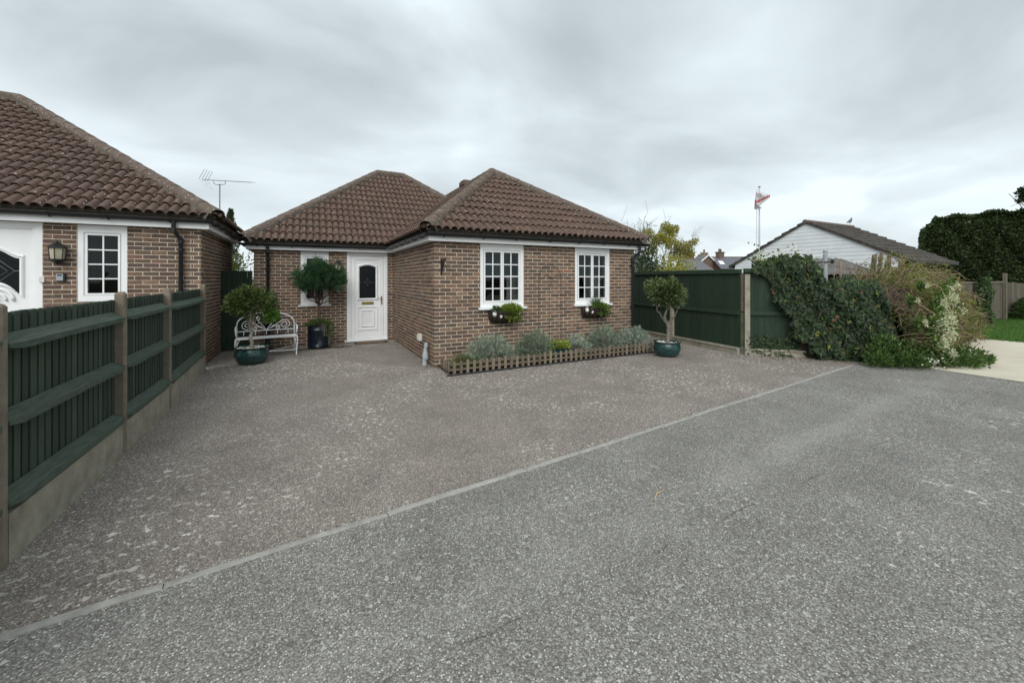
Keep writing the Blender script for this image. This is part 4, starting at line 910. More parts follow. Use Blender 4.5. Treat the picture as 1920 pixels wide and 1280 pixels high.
# ------------------------------------------------------------------ hay-rack baskets
def spray(n, c, rx, ry, rz, a, b, ln, wd, up=.3, top=True):
    p = rv(n); 
    if top: p[:, 2] = np.abs(p[:, 2])
    r = RNG.random((n, 1)) ** .45; P = np.array(c) + p * r * np.array((rx, ry, rz)); D_ = p + np.array((0, 0, up)) + rv(n) * .6
    return P, D_, rv(n) + np.array((0, 0, .8)), RNG.uniform(.7, 1.3, n) * ln, RNG.uniform(.7, 1.3, n) * wd, cols(n, a, b)
def basket(xc, zt, label, kind):
    t = thing('hay_rack_basket', (xc, 0, zt - .3), label, 'planter', 'iron hay-rack baskets under the windows'); hw_, dp, hh = .37, .22, .24
    def rack(a, f): return (xc + hw_ * math.cos(a) * (1 - .12 * f), -.008 - dp * math.sin(a) * (1 - .35 * f), zt - hh * f)
    m = MB(); m.tube([rack(math.pi * k / 16, 0) for k in range(17)], .009, 6); m.tube([rack(0, 0), rack(math.pi, 0)], .008, 6); m.build('rim', 'iron', t)
    m = MB()
    m.tube([(xc + .30 * math.cos(math.pi * k / 10), -.008 - .09 * math.sin(math.pi * k / 10), zt - hh) for k in range(11)], .007, 5); m.build('base_rail', 'iron', t)
    for k in range(9):
        a = math.pi * (k + .5) / 9; m = MB(); m.tube([rack(a, 0), (xc + hw_ * math.cos(a) * 1.0, -.012 - dp * math.sin(a) * .95, zt - hh * .45), (xc + .30 * math.cos(a), -.008 - .09 * math.sin(a), zt - hh)], .009, 5); m.build('strap', 'iron', t)
    m = MB(); vs = []; K = 17
    for f in (0.02, .5, .85, 1.02):
        for k in range(K): a = math.pi * k / (K - 1); s_ = (.96, .93, .82, .6)[(0.02, .5, .85, 1.02).index(f)]; vs.append((xc + hw_ * math.cos(a) * s_, -.01 - dp * math.sin(a) * s_ * (1 - .45 * max(0, f - .2)), zt - .015 - (hh - .03) * f))
    m.add(vs, [(i * K + k, i * K + k + 1, (i + 1) * K + k + 1, (i + 1) * K + k) for i in range(3) for k in range(K - 1)] + [tuple(range(3 * K, 4 * K))]); m.build('liner', 'soil', t, smooth=True)
    for (a, zz) in ((-.26, -.06), (-.14, -.10), (.28, -.06)):
        m = MB(); prof = [(.001, -.055)] + [(.052 * math.sin(R(q)), -.062 * math.cos(R(q))) for q in range(20, 180, 20)] + [(.001, .062)]
        m.lathe(prof, (xc + a, -.03 - .115 * math.sqrt(max(.05, 1 - (a / hw_) ** 2)), zt + zz + .02), 12); m.build('pale_ball', 'white_ornament', t, smooth=True)
    m = MB()
    if kind == 0:
        leaves(m, *spray(900, (xc + .09, -.13, zt - .02), .27, .13, .16, (.09, .17, .02), (.30, .36, .07), .05, .028)); leaves(m, *spray(150, (xc - .22, -.12, zt), .1, .08, .1, (.05, .08, .03), (.10, .15, .06), .05, .03))
        leaves(m, *spray(260, (xc + .12, -.22, zt - .10), .2, .05, .10, (.07, .12, .02), (.2, .24, .05), .045, .026, -.3, False))
    else:
        leaves(m, *spray(800, (xc + .12, -.14, zt - .04), .24, .12, .13, (.06, .12, .025), (.20, .26, .06), .045, .024)); leaves(m, *spray(240, (xc + .14, -.22, zt - .10), .18, .05, .09, (.05, .09, .02), (.13, .18, .05), .04, .024, -.3, False))
        n = 150; a = RNG.random(n) * 6.28; sp = RNG.random(n) ** .7; D_ = np.stack([np.cos(a) * sp, np.sin(a) * sp * .6, np.full(n, .9)], 1)
        leaves(m, np.array((xc + .0, -.12, zt - .02)) + RNG.normal(0, .03, (n, 3)), D_, rv(n), RNG.uniform(.22, .42, n), .009, cols(n, (.03, .07, .015), (.10, .16, .05)), .5, 'blade')
    m.build('plant', 'leaf', t)
basket(1.46, 1.02, 'black iron hay-rack basket with lime green plants under the left front window', 0)
basket(3.74, 1.02, 'black iron hay-rack basket with a grassy tuft under the right front window', 1)

# ------------------------------------------------------------------ pots and standard trees
def pot_bowl(x, y, r, h, label, grp):
    t = thing('bowl_planter', (x, y, 0), label, 'planter', grp)
    m = MB(); m.lathe([(r * .62, .0), (r * .70, .012), (r * .88, h * .22), (r * .99, h * .48), (r * 1.0, h * .62), (r * .93, h * .82), (r * .90, h * .9), (r * .99, h * .94), (r * 1.0, h), (r * .93, h + .004), (r * .86, h * .93), (r * .84, h * .80)], (x, y, 0), 40, wob=.006); m.build('bowl', 'glaze_teal', t, smooth=True, sharp=60)
    m = MB(); m.lathe([(r * .86, h * .84), (r * .5, h * .87), (.01, h * .885)], (x, y, 0), 24); m.build('soil', 'soil', t, smooth=True)
    for k in range(46):
        a, q = RNG.random() * 6.28, math.sqrt(RNG.random()) * r * .8; s_ = RNG.uniform(.012, .032); m = MB(); bm = bmesh.new(); bmesh.ops.create_icosphere(bm, subdivisions=1, radius=s_)
        for v in bm.verts: v.co = Vector((v.co.x * 1.3, v.co.y, v.co.z * .7)) * random.uniform(.8, 1.2) + Vector((x + q * math.cos(a), y + q * math.sin(a), h * .885 + s_ * .4))
        bm.verts.index_update(); m.add([tuple(v.co) for v in bm.verts], [tuple(v.index for v in f.verts) for f in bm.faces]); bm.free(); m.build('pebble', 'pale_gravel', t)
    return t
POTS = 'teal glazed bowl planters'
pot_bowl(-3.09, 2.07, .30, .33, 'teal glazed bowl planter in front of the white bench', POTS)
pot_bowl(4.83, -1.15, .285, .32, 'teal glazed bowl planter by the right end of the picket edging', POTS)
def limb(m, pts, r0, r1, seg=7, wob=.012):
    P = [Vector(p) for p in pts]; out = []
    for i in range(len(P) - 1):
        for k in range(4): out.append(P[i].lerp(P[i + 1], k / 4))
    out.append(P[-1]); n = len(out)
    for i in range(1, n - 1): out[i] += Vector(RNG.normal(0, wob, 3))
    m.tube(out, [r0 + (r1 - r0) * i / (n - 1) for i in range(n)], seg); return out
def crown_pts(n, c, rad, lobes, seed=0, shell=.6, flat=None):
    """points through an uneven crown: a cluster of lobes around the centre"""
    g = np.random.default_rng(seed); C = np.array(c); rad = np.array(rad); P = []; N = []
    lc = g.normal(size=(lobes, 3)); lc /= np.linalg.norm(lc, axis=1, keepdims=True); lc[:, 2] = lc[:, 2] * .8 + .1; lr = g.uniform(.38, .58, lobes)
    w_ = g.integers(0, lobes, n); d = g.normal(size=(n, 3)); d /= np.linalg.norm(d, axis=1, keepdims=True)
    r = shell + (1 - shell) * g.random((n, 1)); r = np.where(g.random((n, 1)) < .25, g.random((n, 1)), r)
    return C + (lc[w_] * .58 + d * lr[w_][:, None] * r) * rad, d, lc[w_]
# bay standard in the left bowl
t = thing('bay_tree', (-3.09, 2.07, .29), 'bushy bay tree with a pale bare trunk in the left teal bowl', 'tree')
m = MB(); limb(m, [(-3.09, 2.07, .27), (-3.10, 2.07, .55), (-3.12, 2.06, .85), (-3.08, 2.07, 1.15)], .036, .022)
for e2 in ((-3.3, 2.2, 1.2), (-2.85, 2.0, 1.0), (-2.95, 2.2, 1.25), (-3.25, 1.95, 1.1), (-2.78, 1.95, .82)): limb(m, [(-3.11, 2.06, .62 + RNG.random() * .2), tuple(.5 * (a + b) for a, b in zip((-3.11, 2.06, .8), e2)), e2], .015, .005, 5)
m.build('trunk', 'bark_pale', t, smooth=True)
m = MB(); P, d, l_ = crown_pts(2100, (-3.10, 2.07, 1.18), (.42, .42, .36), 14, 3); P2, d2, _ = crown_pts(420, (-2.76, 1.97, .92), (.20, .18, .14), 6, 4)
leaves(m, P, d + l_ * .5 + rv(len(P)) * .6 + (0, 0, .35), d + rv(len(P)) * .7, RNG.uniform(.06, .10, len(P)), RNG.uniform(.030, .044, len(P)), cols(len(P), (.026, .050, .014), (.135, .17, .055), 1.3))
leaves(m, P2, d2 + rv(len(P2)) * .6 + (0, 0, .3), d2 + rv(len(P2)) * .7, RNG.uniform(.05, .08, len(P2)), .028, cols(len(P2), (.04, .10, .012), (.11, .20, .03)))
m.build('crown', 'leaf_gloss', t)
# variegated evergreen standard in the right bowl
t = thing('evergreen_standard', (4.83, -1.15, .28), 'round glossy evergreen with twisted grey stems in the right teal bowl', 'tree')
m = MB(); limb(m, [(4.85, -1.15, .26), (4.88, -1.15, .5), (4.86, -1.14, .68)], .045, .04); limb(m, [(4.86, -1.14, .66), (4.78, -1.12, .85), (4.84, -1.15, 1.0), (4.80, -1.12, 1.2)], .032, .016)
limb(m, [(4.87, -1.15, .68), (4.98, -1.2, .80), (5.02, -1.2, .95), (5.12, -1.22, 1.05)], .02, .010); limb(m, [(4.86, -1.14, .70), (4.72, -1.1, .86), (4.60, -1.08, .98), (4.58, -1.1, 1.1)], .018, .009); limb(m, [(4.88, -1.15, .28), (4.93, -1.13, .45), (4.89, -1.15, .64)], .028, .022)
limb(m, [(4.82, -1.13, .95), (4.95, -1.1, 1.1), (4.98, -1.05, 1.25)], .014, .006, 5); m.build('trunk', 'bark_grey', t, smooth=True)
m = MB(); P, d, l_ = crown_pts(2400, (4.86, -1.14, 1.40), (.47, .47, .40), 16, 5); P[:, 2] = np.maximum(P[:, 2], 1.02)
leaves(m, P, d + l_ * .6 + rv(len(P)) * .6 + (0, 0, .3), d + rv(len(P)) * .6, RNG.uniform(.06, .10, len(P)), RNG.uniform(.030, .044, len(P)), cols(len(P), (.03, .058, .018), (.22, .26, .12), 1.4)); m.build('crown', 'leaf_gloss', t)
# conifer standard in the tall drum
t = thing('drum_planter', (-1.86, 3.45, 0), 'tall dark blue ribbed drum planter against the brick wall', 'planter')
m = MB(); r = .245; m.lathe([(r * .98, 0), (r, .015), (r, .05), (r * 1.03, .06), (r, .075), (r * 1.03, .09), (r, .105), (r, .44), (r * 1.03, .45), (r, .465), (r * 1.03, .48), (r, .495), (r, .54), (r * 1.04, .55), (r * 1.04, .565), (r * .92, .566), (r * .9, .5)], (-1.86, 3.45, 0), 40); m.build('drum', 'glaze_blue', t, smooth=True, sharp=40)
m = MB(); m.lathe([(r * .92, .52), (.02, .535)], (-1.86, 3.45, 0), 20); m.build('soil', 'soil', t)
t = thing('conifer_standard', (-1.86, 3.45, .53), 'dark green clipped conifer on a bare brown stem in the blue drum', 'tree')
m = MB(); limb(m, [(-1.86, 3.45, .5), (-1.85, 3.45, .8), (-1.86, 3.45, 1.12)], .035, .028)
for k in range(16):
    a = k * 2.4; q = RNG.uniform(.2, .5); limb(m, [(-1.86, 3.45, 1.0 + RNG.random() * .2), (-1.86 + q * .6 * math.cos(a), 3.45 + q * .6 * math.sin(a), 1.2 + RNG.random() * .15), (-1.86 + q * math.cos(a), 3.45 + q * math.sin(a), 1.5 + RNG.random() * .2)], .013, .005, 5)
m.build('trunk', 'bark_dark', t, smooth=True)
m = MB(); P, d, l_ = crown_pts(1150, (-1.82, 3.45, 1.64), (.60, .54, .50), 34, 9, .6); P = P[P[:, 2] > 1.33 + .25 * (1 - np.clip(np.hypot(P[:, 0] + 1.82, P[:, 1] - 3.45) / .4, 0, 1))]; 
nb = len(P); k = 26; B = np.repeat(P, k, 0); cc = np.repeat(cols(nb, (.022, .055, .027), (.065, .135, .062), 1.1, .16), k, 0) * RNG.uniform(.7, 1.3, (nb * k, 1)); up = (B - np.array((-1.85, 3.45, 1.3))); up /= np.linalg.norm(up, axis=1, keepdims=True)
leaves(m, B + RNG.normal(0, .028, B.shape), up * .9 + rv(nb * k) * .65 + (0, 0, .4), rv(nb * k), RNG.uniform(.035, .065, nb * k), .014, cc); m.build('crown', 'leaf_matt', t)
t = thing('trailing_plant', (-1.8, 3.4, .53), 'green trailing plant spilling over the rim of the blue drum', 'plant')
m = MB(); leaves(m, *spray(900, (-1.84, 3.42, .54), .30, .28, .17, (.045, .075, .02), (.13, .18, .06), .04, .024)); leaves(m, *spray(420, (-1.66, 3.27, .46), .13, .10, .22, (.04, .065, .02), (.12, .16, .06), .035, .022, -.4, False)); leaves(m, *spray(160, (-2.1, 3.32, .54), .10, .08, .08, (.06, .09, .03), (.16, .2, .08), .04, .024))
m.build('leaves', 'leaf', t)
m = MB()
for k in range(14):
    a = -1.2 + RNG.normal(0, .9); x0, y0 = -1.86 + .24 * math.cos(a), 3.45 + .24 * math.sin(a); m.tube([(-1.86 + .1 * math.cos(a), 3.45 + .1 * math.sin(a), .56), (x0, y0, .60), (x0 + .06 * math.cos(a), y0 + .06 * math.sin(a), .48), (x0 + .07 * math.cos(a), y0 + .07 * math.sin(a), .30 + RNG.random() * .15)], .003, 4)
m.build('stems', 'bark_grey', t)
n = 700; m = MB(); a = RNG.random(n) * 6.28; q = RNG.random(n) ** .6; leaves(m, np.stack([-1.75 + .65 * q * np.cos(a), 3.2 + .16 * q * np.sin(a) + .1, np.full(n, .004)], 1), rv(n) * (1, 1, .15) + (0, 0, .18), rv(n) * .3 + (0, 0, 1), .03, .014, cols(n, (.04, .045, .015), (.09, .085, .03))); m.build('moss', 'leaf_matt', kind='stuff', label='moss and fallen leaves around the foot of the blue drum', category='moss')
# blue bowl on pedestal behind the bench
t = thing('pedestal_planter', (-2.93, 3.55, 0), 'blue bowl of small white flowers on a dark pedestal behind the bench', 'planter')
m = MB(); m.lathe([(.13, 0), (.13, .03), (.06, .07), (.045, .3), (.06, .52), (.10, .57)], (-2.93, 3.55, 0), 16); m.build('pedestal', 'black_plastic', t, smooth=True, sharp=50)
m = MB(); m.lathe([(.10, .57), (.2, .60), (.26, .70), (.275, .76), (.25, .762), (.22, .72)], (-2.93, 3.55, 0), 28); m.build('bowl', 'glaze_blue', t, smooth=True, sharp=60)
m = MB(); leaves(m, *spray(520, (-2.93, 3.5, .76), .26, .24, .16, (.03, .06, .015), (.09, .14, .04), .04, .024)); m.build('leaves', 'leaf', t)
m = MB(); P, D_, N_, l_, w2, c_ = spray(90, (-2.88, 3.4, .76), .26, .2, .17, (.7, .7, .68), (.8, .8, .78), .022, .022); leaves(m, P, D_, N_, .022, .022, c_); leaves(m, P, -D_, N_, .022, .022, c_); m.build('flowers', 'petal', t, kind='stuff')

# ------------------------------------------------------------------ the white bench
bc = Vector((-2.87, 2.645, 0)); ba = math.atan2(.13, 1.12); bt = thing('garden_bench', (bc.x, bc.y, 0), 'white wrought-iron bench with scrolled arched back by the recessed wall', 'bench')
def B_(u, v, z): return (bc.x + u * math.cos(ba) - v * math.sin(ba), bc.y + u * math.sin(ba) + v * math.cos(ba), z)
def BT(v): return np.stack([bc.x + v[:, 0] * math.cos(ba) - v[:, 1] * math.sin(ba), bc.y + v[:, 0] * math.sin(ba) + v[:, 1] * math.cos(ba), v[:, 2]], 1)
hw2 = .555
for k in range(9): m = MB(); y0 = .01 + k * .044; m.box((-hw2, y0, .43 - .004 * k + (.012 if k == 0 else 0) * -1), (hw2, y0 + .036, .448 - .004 * k), T=BT); m.build('seat_slat', 'white_iron', bt)
m = MB(); m.box((-hw2, -.004, .405), (hw2, .008, .452), T=BT); m.build('seat_rail', 'white_iron', bt)
for s_ in (-1, 1):
    u = s_ * (hw2 - .01)
    m = MB(); m.tube([B_(u, .02, .44), B_(u + s_ * .02, -.015, .40), B_(u + s_ * .025, -.02, .30), B_(u + s_ * .01, .01, .15), B_(u + s_ * .0, -.03, .02), B_(u, -.05, .004)], .012, 7); m.build('leg', 'white_iron', bt, smooth=True)
    m = MB(); m.tube([B_(u, .03, .44), B_(u - s_ * .01, .04, .36), B_(u, .03, .2), B_(u, .0, .1)], .009, 6); m.tube([B_(u - s_ * .12, .005, .43), B_(u - s_ * .05, .005, .40), B_(u - s_ * .01, .0, .30), B_(u, -.01, .18)], .008, 6); m.build('leg_scroll', 'white_iron', bt, smooth=True)
    m = MB(); m.tube([B_(u, .39, .42), B_(u, .42, .2), B_(u, .45, .004)], .012, 7); m.build('leg', 'white_iron', bt, smooth=True)
    # arm
    m = MB(); m.tube([B_(u, .42, .64), B_(u + s_ * .015, .30, .655), B_(u + s_ * .02, .12, .64), B_(u + s_ * .02, .0, .615), B_(u + s_ * .015, -.03, .58), B_(u + s_ * .01, -.02, .53), B_(u, .0, .45)], .013, 7); m.tube([B_(u, .05, .45), B_(u, .04, .55), B_(u + s_ * .01, .06, .63)], .008, 6); m.build('arm', 'white_iron', bt, smooth=True)
    m = MB(); m.tube([B_(u, .40, .40), B_(u, .42, .55), B_(u, .43, .66)], .013, 7); m.build('back_post', 'white_iron', bt, smooth=True)
def backp(u, z): return B_(u, .415 + (z - .44) * .12, z)
m = MB(); m.tube([backp(-hw2 + .01, .655)] + [backp((hw2 - .01) * math.cos(math.pi * k / 24), .655 + .27 * math.sin(math.pi * k / 24) ** .8) for k in range(24, -1, -1)], .012, 7); m.build('back_arch', 'white_iron', bt, smooth=True)
m = MB(); m.tube([backp(-hw2, .53), backp(hw2, .53)], .009, 6); m.build('back_rail', 'white_iron', bt)
for u in (-.42, -.21, 0, .21, .42): m = MB(); m.tube([backp(u, .44), backp(u, .53)], .007, 5); m.build('back_spindle', 'white_iron', bt)
def spiral(cx2, cz2, r0, turns, a0, sg, tail=()):
    pts = []
    for k in range(26): t_ = k / 25; a = a0 + sg * turns * 6.283 * t_; q = r0 * (1 - .82 * t_); pts.append(backp(cx2 + q * math.cos(a), cz2 + q * math.sin(a)))
    return [backp(*p) for p in tail] + pts
for s_ in (-1, 1):
    sg = s_
    for (tail, cx2, cz2, r0, tr) in ((((0, .535), (s_ * .12, .62), (s_ * .22, .68), (s_ * .30, .735)), s_ * .36, .645, .105, 1.6), (((0, .535), (s_ * .08, .585), (s_ * .16, .62)), s_ * .215, .585, .05, 1.4), (((0, .535), (s_ * .05, .62), (s_ * .13, .70), (s_ * .185, .80)), s_ * .15, .79, .05, .9)):
        m = MB(); m.tube(spiral(cx2, cz2, r0, tr, math.pi / 2 if s_ > 0 else math.pi / 2, -sg, tail), .0075, 5); m.build('back_scroll', 'white_iron', bt, smooth=True)
m = MB(); m.tube([B_(-hw2, -.02, .12), B_(-.3, .08, .10), B_(0, .16, .10), B_(.3, .08, .10), B_(hw2, -.02, .12)], .008, 6); m.build('stretcher', 'white_iron', bt, smooth=True)
m = MB(); m.tube([B_(-hw2, .43, .16), B_(-.3, .30, .11), B_(0, .18, .10), B_(.3, .30, .11), B_(hw2, .43, .16)], .008, 6); m.build('stretcher', 'white_iron', bt, smooth=True)

# ------------------------------------------------------------------ plants in the bed
def silver(x, y, rx, ry, h, n, seed, a, b, label, name='lavender'):
    t = thing(name, (x, y, .05), label, 'shrub', 'silvery shrubs in the flower bed'); g = np.random.default_rng(seed)
    m = MB()
    for k in range(26): a_ = g.random() * 6.28; q = g.random() ** .5; m.tube([(x + .1 * rx * math.cos(a_), y + .1 * ry * math.sin(a_), .05), (x + .5 * rx * q * math.cos(a_), y + .5 * ry * q * math.sin(a_), .05 + h * .45), (x + .8 * rx * q * math.cos(a_), y + .8 * ry * q * math.sin(a_), .05 + h * .8)], .005, 4)
    m.build('stems', 'bark_grey', t)
    d = g.normal(size=(n // 9, 3)); d /= np.linalg.norm(d, axis=1, keepdims=True); d[:, 2] = np.abs(d[:, 2]); r = .45 + .58 * g.random((n // 9, 1)) ** .6
    lump = 1 + .12 * np.sin(d[:, :1] * 6 + seed) * np.cos(d[:, 1:2] * 5 + seed)
    P = np.array((x, y, .10)) + d * r * lump * np.array((rx, ry, h)); P[:, 1] = np.minimum(P[:, 1], -.03)
    k = 9; B = np.repeat(P, k, 0); D_ = np.repeat(d, k, 0) * .8 + rv(len(B)) * .75 + (0, 0, .55); c_ = np.repeat(cols(len(P), a, b, 1, .12), k, 0) * RNG.uniform(.75, 1.25, (len(B), 1))
    m = MB(); leaves(m, B + RNG.normal(0, .014, B.shape), D_, rv(len(B)), RNG.uniform(.035, .075, len(B)), .0085, c_); m.build('foliage', 'leaf_matt', t)
sa, sb = (.14, .18, .135), (.44, .51, .43)
silver(.98, -.36, .52, .30, .50, 6200, 1, sa, sb, 'rounded silver-green shrub nearest the left end of the flower bed')
silver(2.0, -.33, .44, .28, .50, 5000, 2, (.09, .13, .085), (.30, .37, .28), 'grey-green shrub in the flower bed left of the yellow-green plant')
silver(3.02, -.36, .28, .24, .36, 2600, 3, sa, (.50, .56, .51), 'pale silver shrub in the flower bed just right of the yellow-green plant')
silver(3.78, -.34, .50, .28, .50, 5200, 4, (.11, .15, .105), (.36, .43, .35), 'grey-green shrub in the flower bed under the right window')
silver(4.62, -.38, .46, .32, .44, 5000, 5, sa, (.50, .57, .51), 'pale silver shrub spilling out at the right end of the flower bed')
t = thing('clump_grass', (.42, -.42, .05), 'spiky olive grass clump at the left corner of the flower bed', 'plant'); n = 260; a = RNG.random(n) * 6.28; sp = RNG.random(n) ** .8
m = MB(); leaves(m, np.array((.42, -.42, .06)) + RNG.normal(0, .06, (n, 3)) * (1.4, 1, 0), np.stack([np.cos(a) * sp * .9, np.sin(a) * sp * .6, np.full(n, .8)], 1), rv(n), RNG.uniform(.22, .42, n), .008, cols(n, (.05, .075, .02), (.17, .17, .07)), .5, 'blade'); m.build('blades', 'leaf', t)
m = MB(); leaves(m, *spray(260, (.55, -.5, .06), .16, .10, .14, (.04, .10, .015), (.10, .18, .03), .05, .02)); m.build('leaves', 'leaf', t)
t = thing('potted_yellow_plant', (2.5, -.42, .05), 'yellow-green leafy plant in a small teal pot inside the flower bed', 'plant')
m = MB(); m.lathe([(.10, 0), (.14, .10), (.15, .20), (.13, .2), (.12, .17)], (2.52, -.42, .05), 18); m.build('pot', 'glaze_teal', t, smooth=True, sharp=60); m = MB(); leaves(m, *spray(700, (2.52, -.42, .25), .27, .18, .14, (.12, .18, .02), (.38, .42, .09), .05, .034)); m.build('leaves', 'leaf', t)
m = MB(); P, D_, N_, *_ = spray(26, (2.44, -.46, .28), .2, .1, .12, (.6, .6, .5), (.7, .7, .6), .03, .03); leaves(m, P, D_, N_, .03, .03, cols(26, (.6, .62, .5), (.7, .7, .6))); m.build('flowers', 'petal', t, kind='stuff')
# ================================================================== IVY, BRAMBLES, RIGHT-HAND SIDE
t = thing('ivy', (7.6, -2.9, 0), 'dense dark ivy covering the right part of the tall green fence', 'ivy')
# outline of the cover in fence coordinates (along, up)
n = 16000; u = RNG.uniform(.05, 2.62, n); z = RNG.uniform(.02, 2.35, n)
edge = np.interp(z, [0, .25, .5, .9, 1.3, 1.7, 1.95, 2.35], [1.30, 1.18, .98, .82, .62, .46, .22, .28]) + .06 * np.sin(z * 9) + .03 * np.sin(z * 23)
top = np.interp(u, [0, .25, .6, 1.0, 1.28, 1.48, 1.9, 2.3, 2.5, 2.62], [1.90, 2.02, 2.14, 2.18, 2.10, 1.68, 1.66, 1.64, 1.45, 1.1]) + .04 * np.sin(u * 11) + .03 * np.sin(u * 27)
keep = (u > edge + RNG.normal(0, .03, n)) & (z < top + RNG.normal(0, .03, n)); u, z = u[keep], z[keep]; n = len(u)
bul = .10 + .16 * np.clip((u - .5) / 1.5, 0, 1) + .07 * np.sin(u * 5.3 + 1) * np.sin(z * 4.7) + .05 * np.sin(u * 13) * np.sin(z * 11 + u * 3); bul *= np.clip((top[keep] - z) / .22, .25, 1)
dep = bul * RNG.uniform(.55, 1.05, n) + .03
P = TF2(np.stack([u, dep, z], 1)); nn = TF2(np.array([[0, 1, 0.]]))[0] - TF2(np.array([[0, 0, 0.]]))[0]; al = TF2(np.array([[1, 0, 0.]]))[0] - TF2(np.array([[0, 0, 0.]]))[0]
N_ = nn + rv(n) * .45 + (0, 0, .35); D_ = np.array((0, 0, -1.)) + al * RNG.normal(0, .6, (n, 1)) + nn * .25 + rv(n) * .25
c_ = cols(n, (.010, .023, .010), (.048, .080, .030), 1.3, .2); yl = RNG.random(n) < .03; c_[yl] = cols(yl.sum(), (.12, .16, .03), (.22, .22, .06)); br = RNG.random(n) < .012; c_[br] = cols(br.sum(), (.14, .07, .03), (.2, .1, .05))
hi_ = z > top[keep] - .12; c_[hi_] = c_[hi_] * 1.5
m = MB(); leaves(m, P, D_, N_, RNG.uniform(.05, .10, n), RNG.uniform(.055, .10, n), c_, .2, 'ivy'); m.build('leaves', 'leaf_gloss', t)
m = MB()
for (a, b, c, d, wv) in ((.05, 2.93, .02, 2.35, 0),):
    K1, K2 = 30, 20; vs = []
    for j in range(K2 + 1):
        for i in range(K1 + 1):
            uu = 1.05 + (2.52 - 1.05) * i / K1; tz = float(np.interp(uu, [0, 1.0, 1.28, 1.48, 1.9, 2.3, 2.52], [1.9, 2.0, 1.95, 1.58, 1.56, 1.54, 1.3])); zz = tz * j / K2; vs.append((uu, .06 + .05 * math.sin(uu * 5 + zz * 4), zz))
    m.add(TF2(np.array(vs)), [(j * (K1 + 1) + i, j * (K1 + 1) + i + 1, (j + 1) * (K1 + 1) + i + 1, (j + 1) * (K1 + 1) + i) for j in range(K2) for i in range(K1)])
m.build('shade_growth', 'dark_timber', t)
m = MB()
for k in range(26):
    u0 = RNG.uniform(.15, 1.2); z0 = 1.9 + RNG.random() * .15; h = RNG.uniform(.1, .42); pts = [(u0, .02, z0), (u0 + RNG.normal(0, .08), .06, z0 + h * .6), (u0 + RNG.normal(0, .16), .05, z0 + h)]
    m.tube(TF2(np.array(pts)), .004, 4)
    P = TF2(np.array([[u0 + RNG.normal(0, .09), .05 + RNG.normal(0, .04), z0 + h * RNG.random()] for _ in range(9)])); leaves(m, P, rv(9) + (0, 0, -.2), rv(9), RNG.uniform(.03, .06, 9), .05, cols(9, (.06, .10, .025), (.14, .17, .05)), .2, 'ivy')
for k in range(30):
    u0 = RNG.uniform(.1, 1.0); z0 = RNG.uniform(.02, .5) ** 1.3; P = TF2(np.array([[u0 + RNG.normal(0, .06), .05 + RNG.random() * .03, max(.03, z0 + RNG.normal(0, .06))] for _ in range(7)])); leaves(m, P, rv(7) + (0, 0, -.5), rv(7) * .4 + nn, RNG.uniform(.03, .06, 7), .05, cols(7, (.03, .055, .02), (.09, .12, .05)), .2, 'ivy')
m.build('sprays', 'leaf', t)
# bramble thicket: a long heap from the ivy to the lawn
t = thing('bramble_thicket', (10.5, -3.3, 0), 'tangled brown bramble heap between the ivy and the lawn', 'bramble')
def heap(n, x0=8.2, x1=14.6, sh=.7):
    x = x0 + (x1 - x0) * RNG.random(n) ** 1.3; w_ = np.interp(x, [8.2, 9, 11, 14.6], [.75, .95, .85, .55]); h = np.interp(x, [8.2, 8.6, 9.4, 11, 13, 14.6], [1.5, 1.85, 1.95, 1.88, 1.66, 1.1]) * (1 + .07 * np.sin(x * 5))
    a = RNG.random(n) * math.pi; r = sh + (1.03 - sh) * RNG.random(n); yc = np.interp(x, [8.2, 9, 11, 14.6], [-3.35, -3.25, -3.1, -2.9])
    lump = 1 + .10 * np.sin(x * 3.1 + a * 4) + .06 * np.sin(a * 9 + x * 7)
    return np.stack([x, yc - np.cos(a) * w_ * r * lump, np.abs(np.sin(a)) ** .8 * h * r * lump + .02], 1), np.stack([np.zeros(n), -np.cos(a), np.sin(a)], 1)
n = 1900; P, N_ = heap(n, sh=.75); m = MB()
for k in range(n):
    d = rv(1)[0] * (1, 1, .6) + N_[k] * .35; l_ = RNG.uniform(.2, .7); q = P[k]; c = np.array((1., .95, .85)) * RNG.uniform(.5, 1.5)
    a = q - d * l_ * .5; b = q + N_[k] * l_ * .18; e2 = q + d * l_ * .5 + (0, 0, -.12 * l_); m.tube([a, (a + b) / 2 + rv(1)[0] * .02, b, (b + e2) / 2 + rv(1)[0] * .02, e2], .0032 if l_ < .5 else .005, 4, c, False)
for (a, b, c, e2) in (((8.35, -4.05, 1.2), (8.5, -4.25, 1.0), (8.75, -4.3, .6), (8.85, -4.25, .25)), ((8.3, -4.1, .8), (8.5, -4.35, .7), (8.8, -4.4, .5), (9.0, -4.35, .15)), ((8.9, -3.9, 1.7), (8.95, -4.2, 1.5), (8.85, -4.35, 1.1), (8.9, -4.4, .8))): m.tube([a, b, c, e2], .008, 5, (1.5, 1.45, 1.25))
m.build('stems', 'twig', t)
m = MB(); n = 15000; P, N_ = heap(n, sh=.68); brown = (P[:, 2] > 1.0) & (P[:, 0] < 9.2); kp = ~brown | (RNG.random(n) < .25); P, N_ = P[kp], N_[kp]; n = len(P)
c_ = cols(n, (.045, .070, .020), (.19, .22, .07), 1.1); lime = (P[:, 0] > 9.2) & (P[:, 0] < 10.8) & (P[:, 2] > 1.0); c_[lime] = cols(lime.sum(), (.09, .14, .02), (.24, .28, .06)); gl_ = (P[:, 0] >= 9.3) & ~lime; c_[gl_] *= np.array((1.35, 1.3, 1.1)); dk_ = RNG.random(n) < .10; c_[dk_] = cols(dk_.sum(), (.09, .06, .03), (.19, .13, .07))
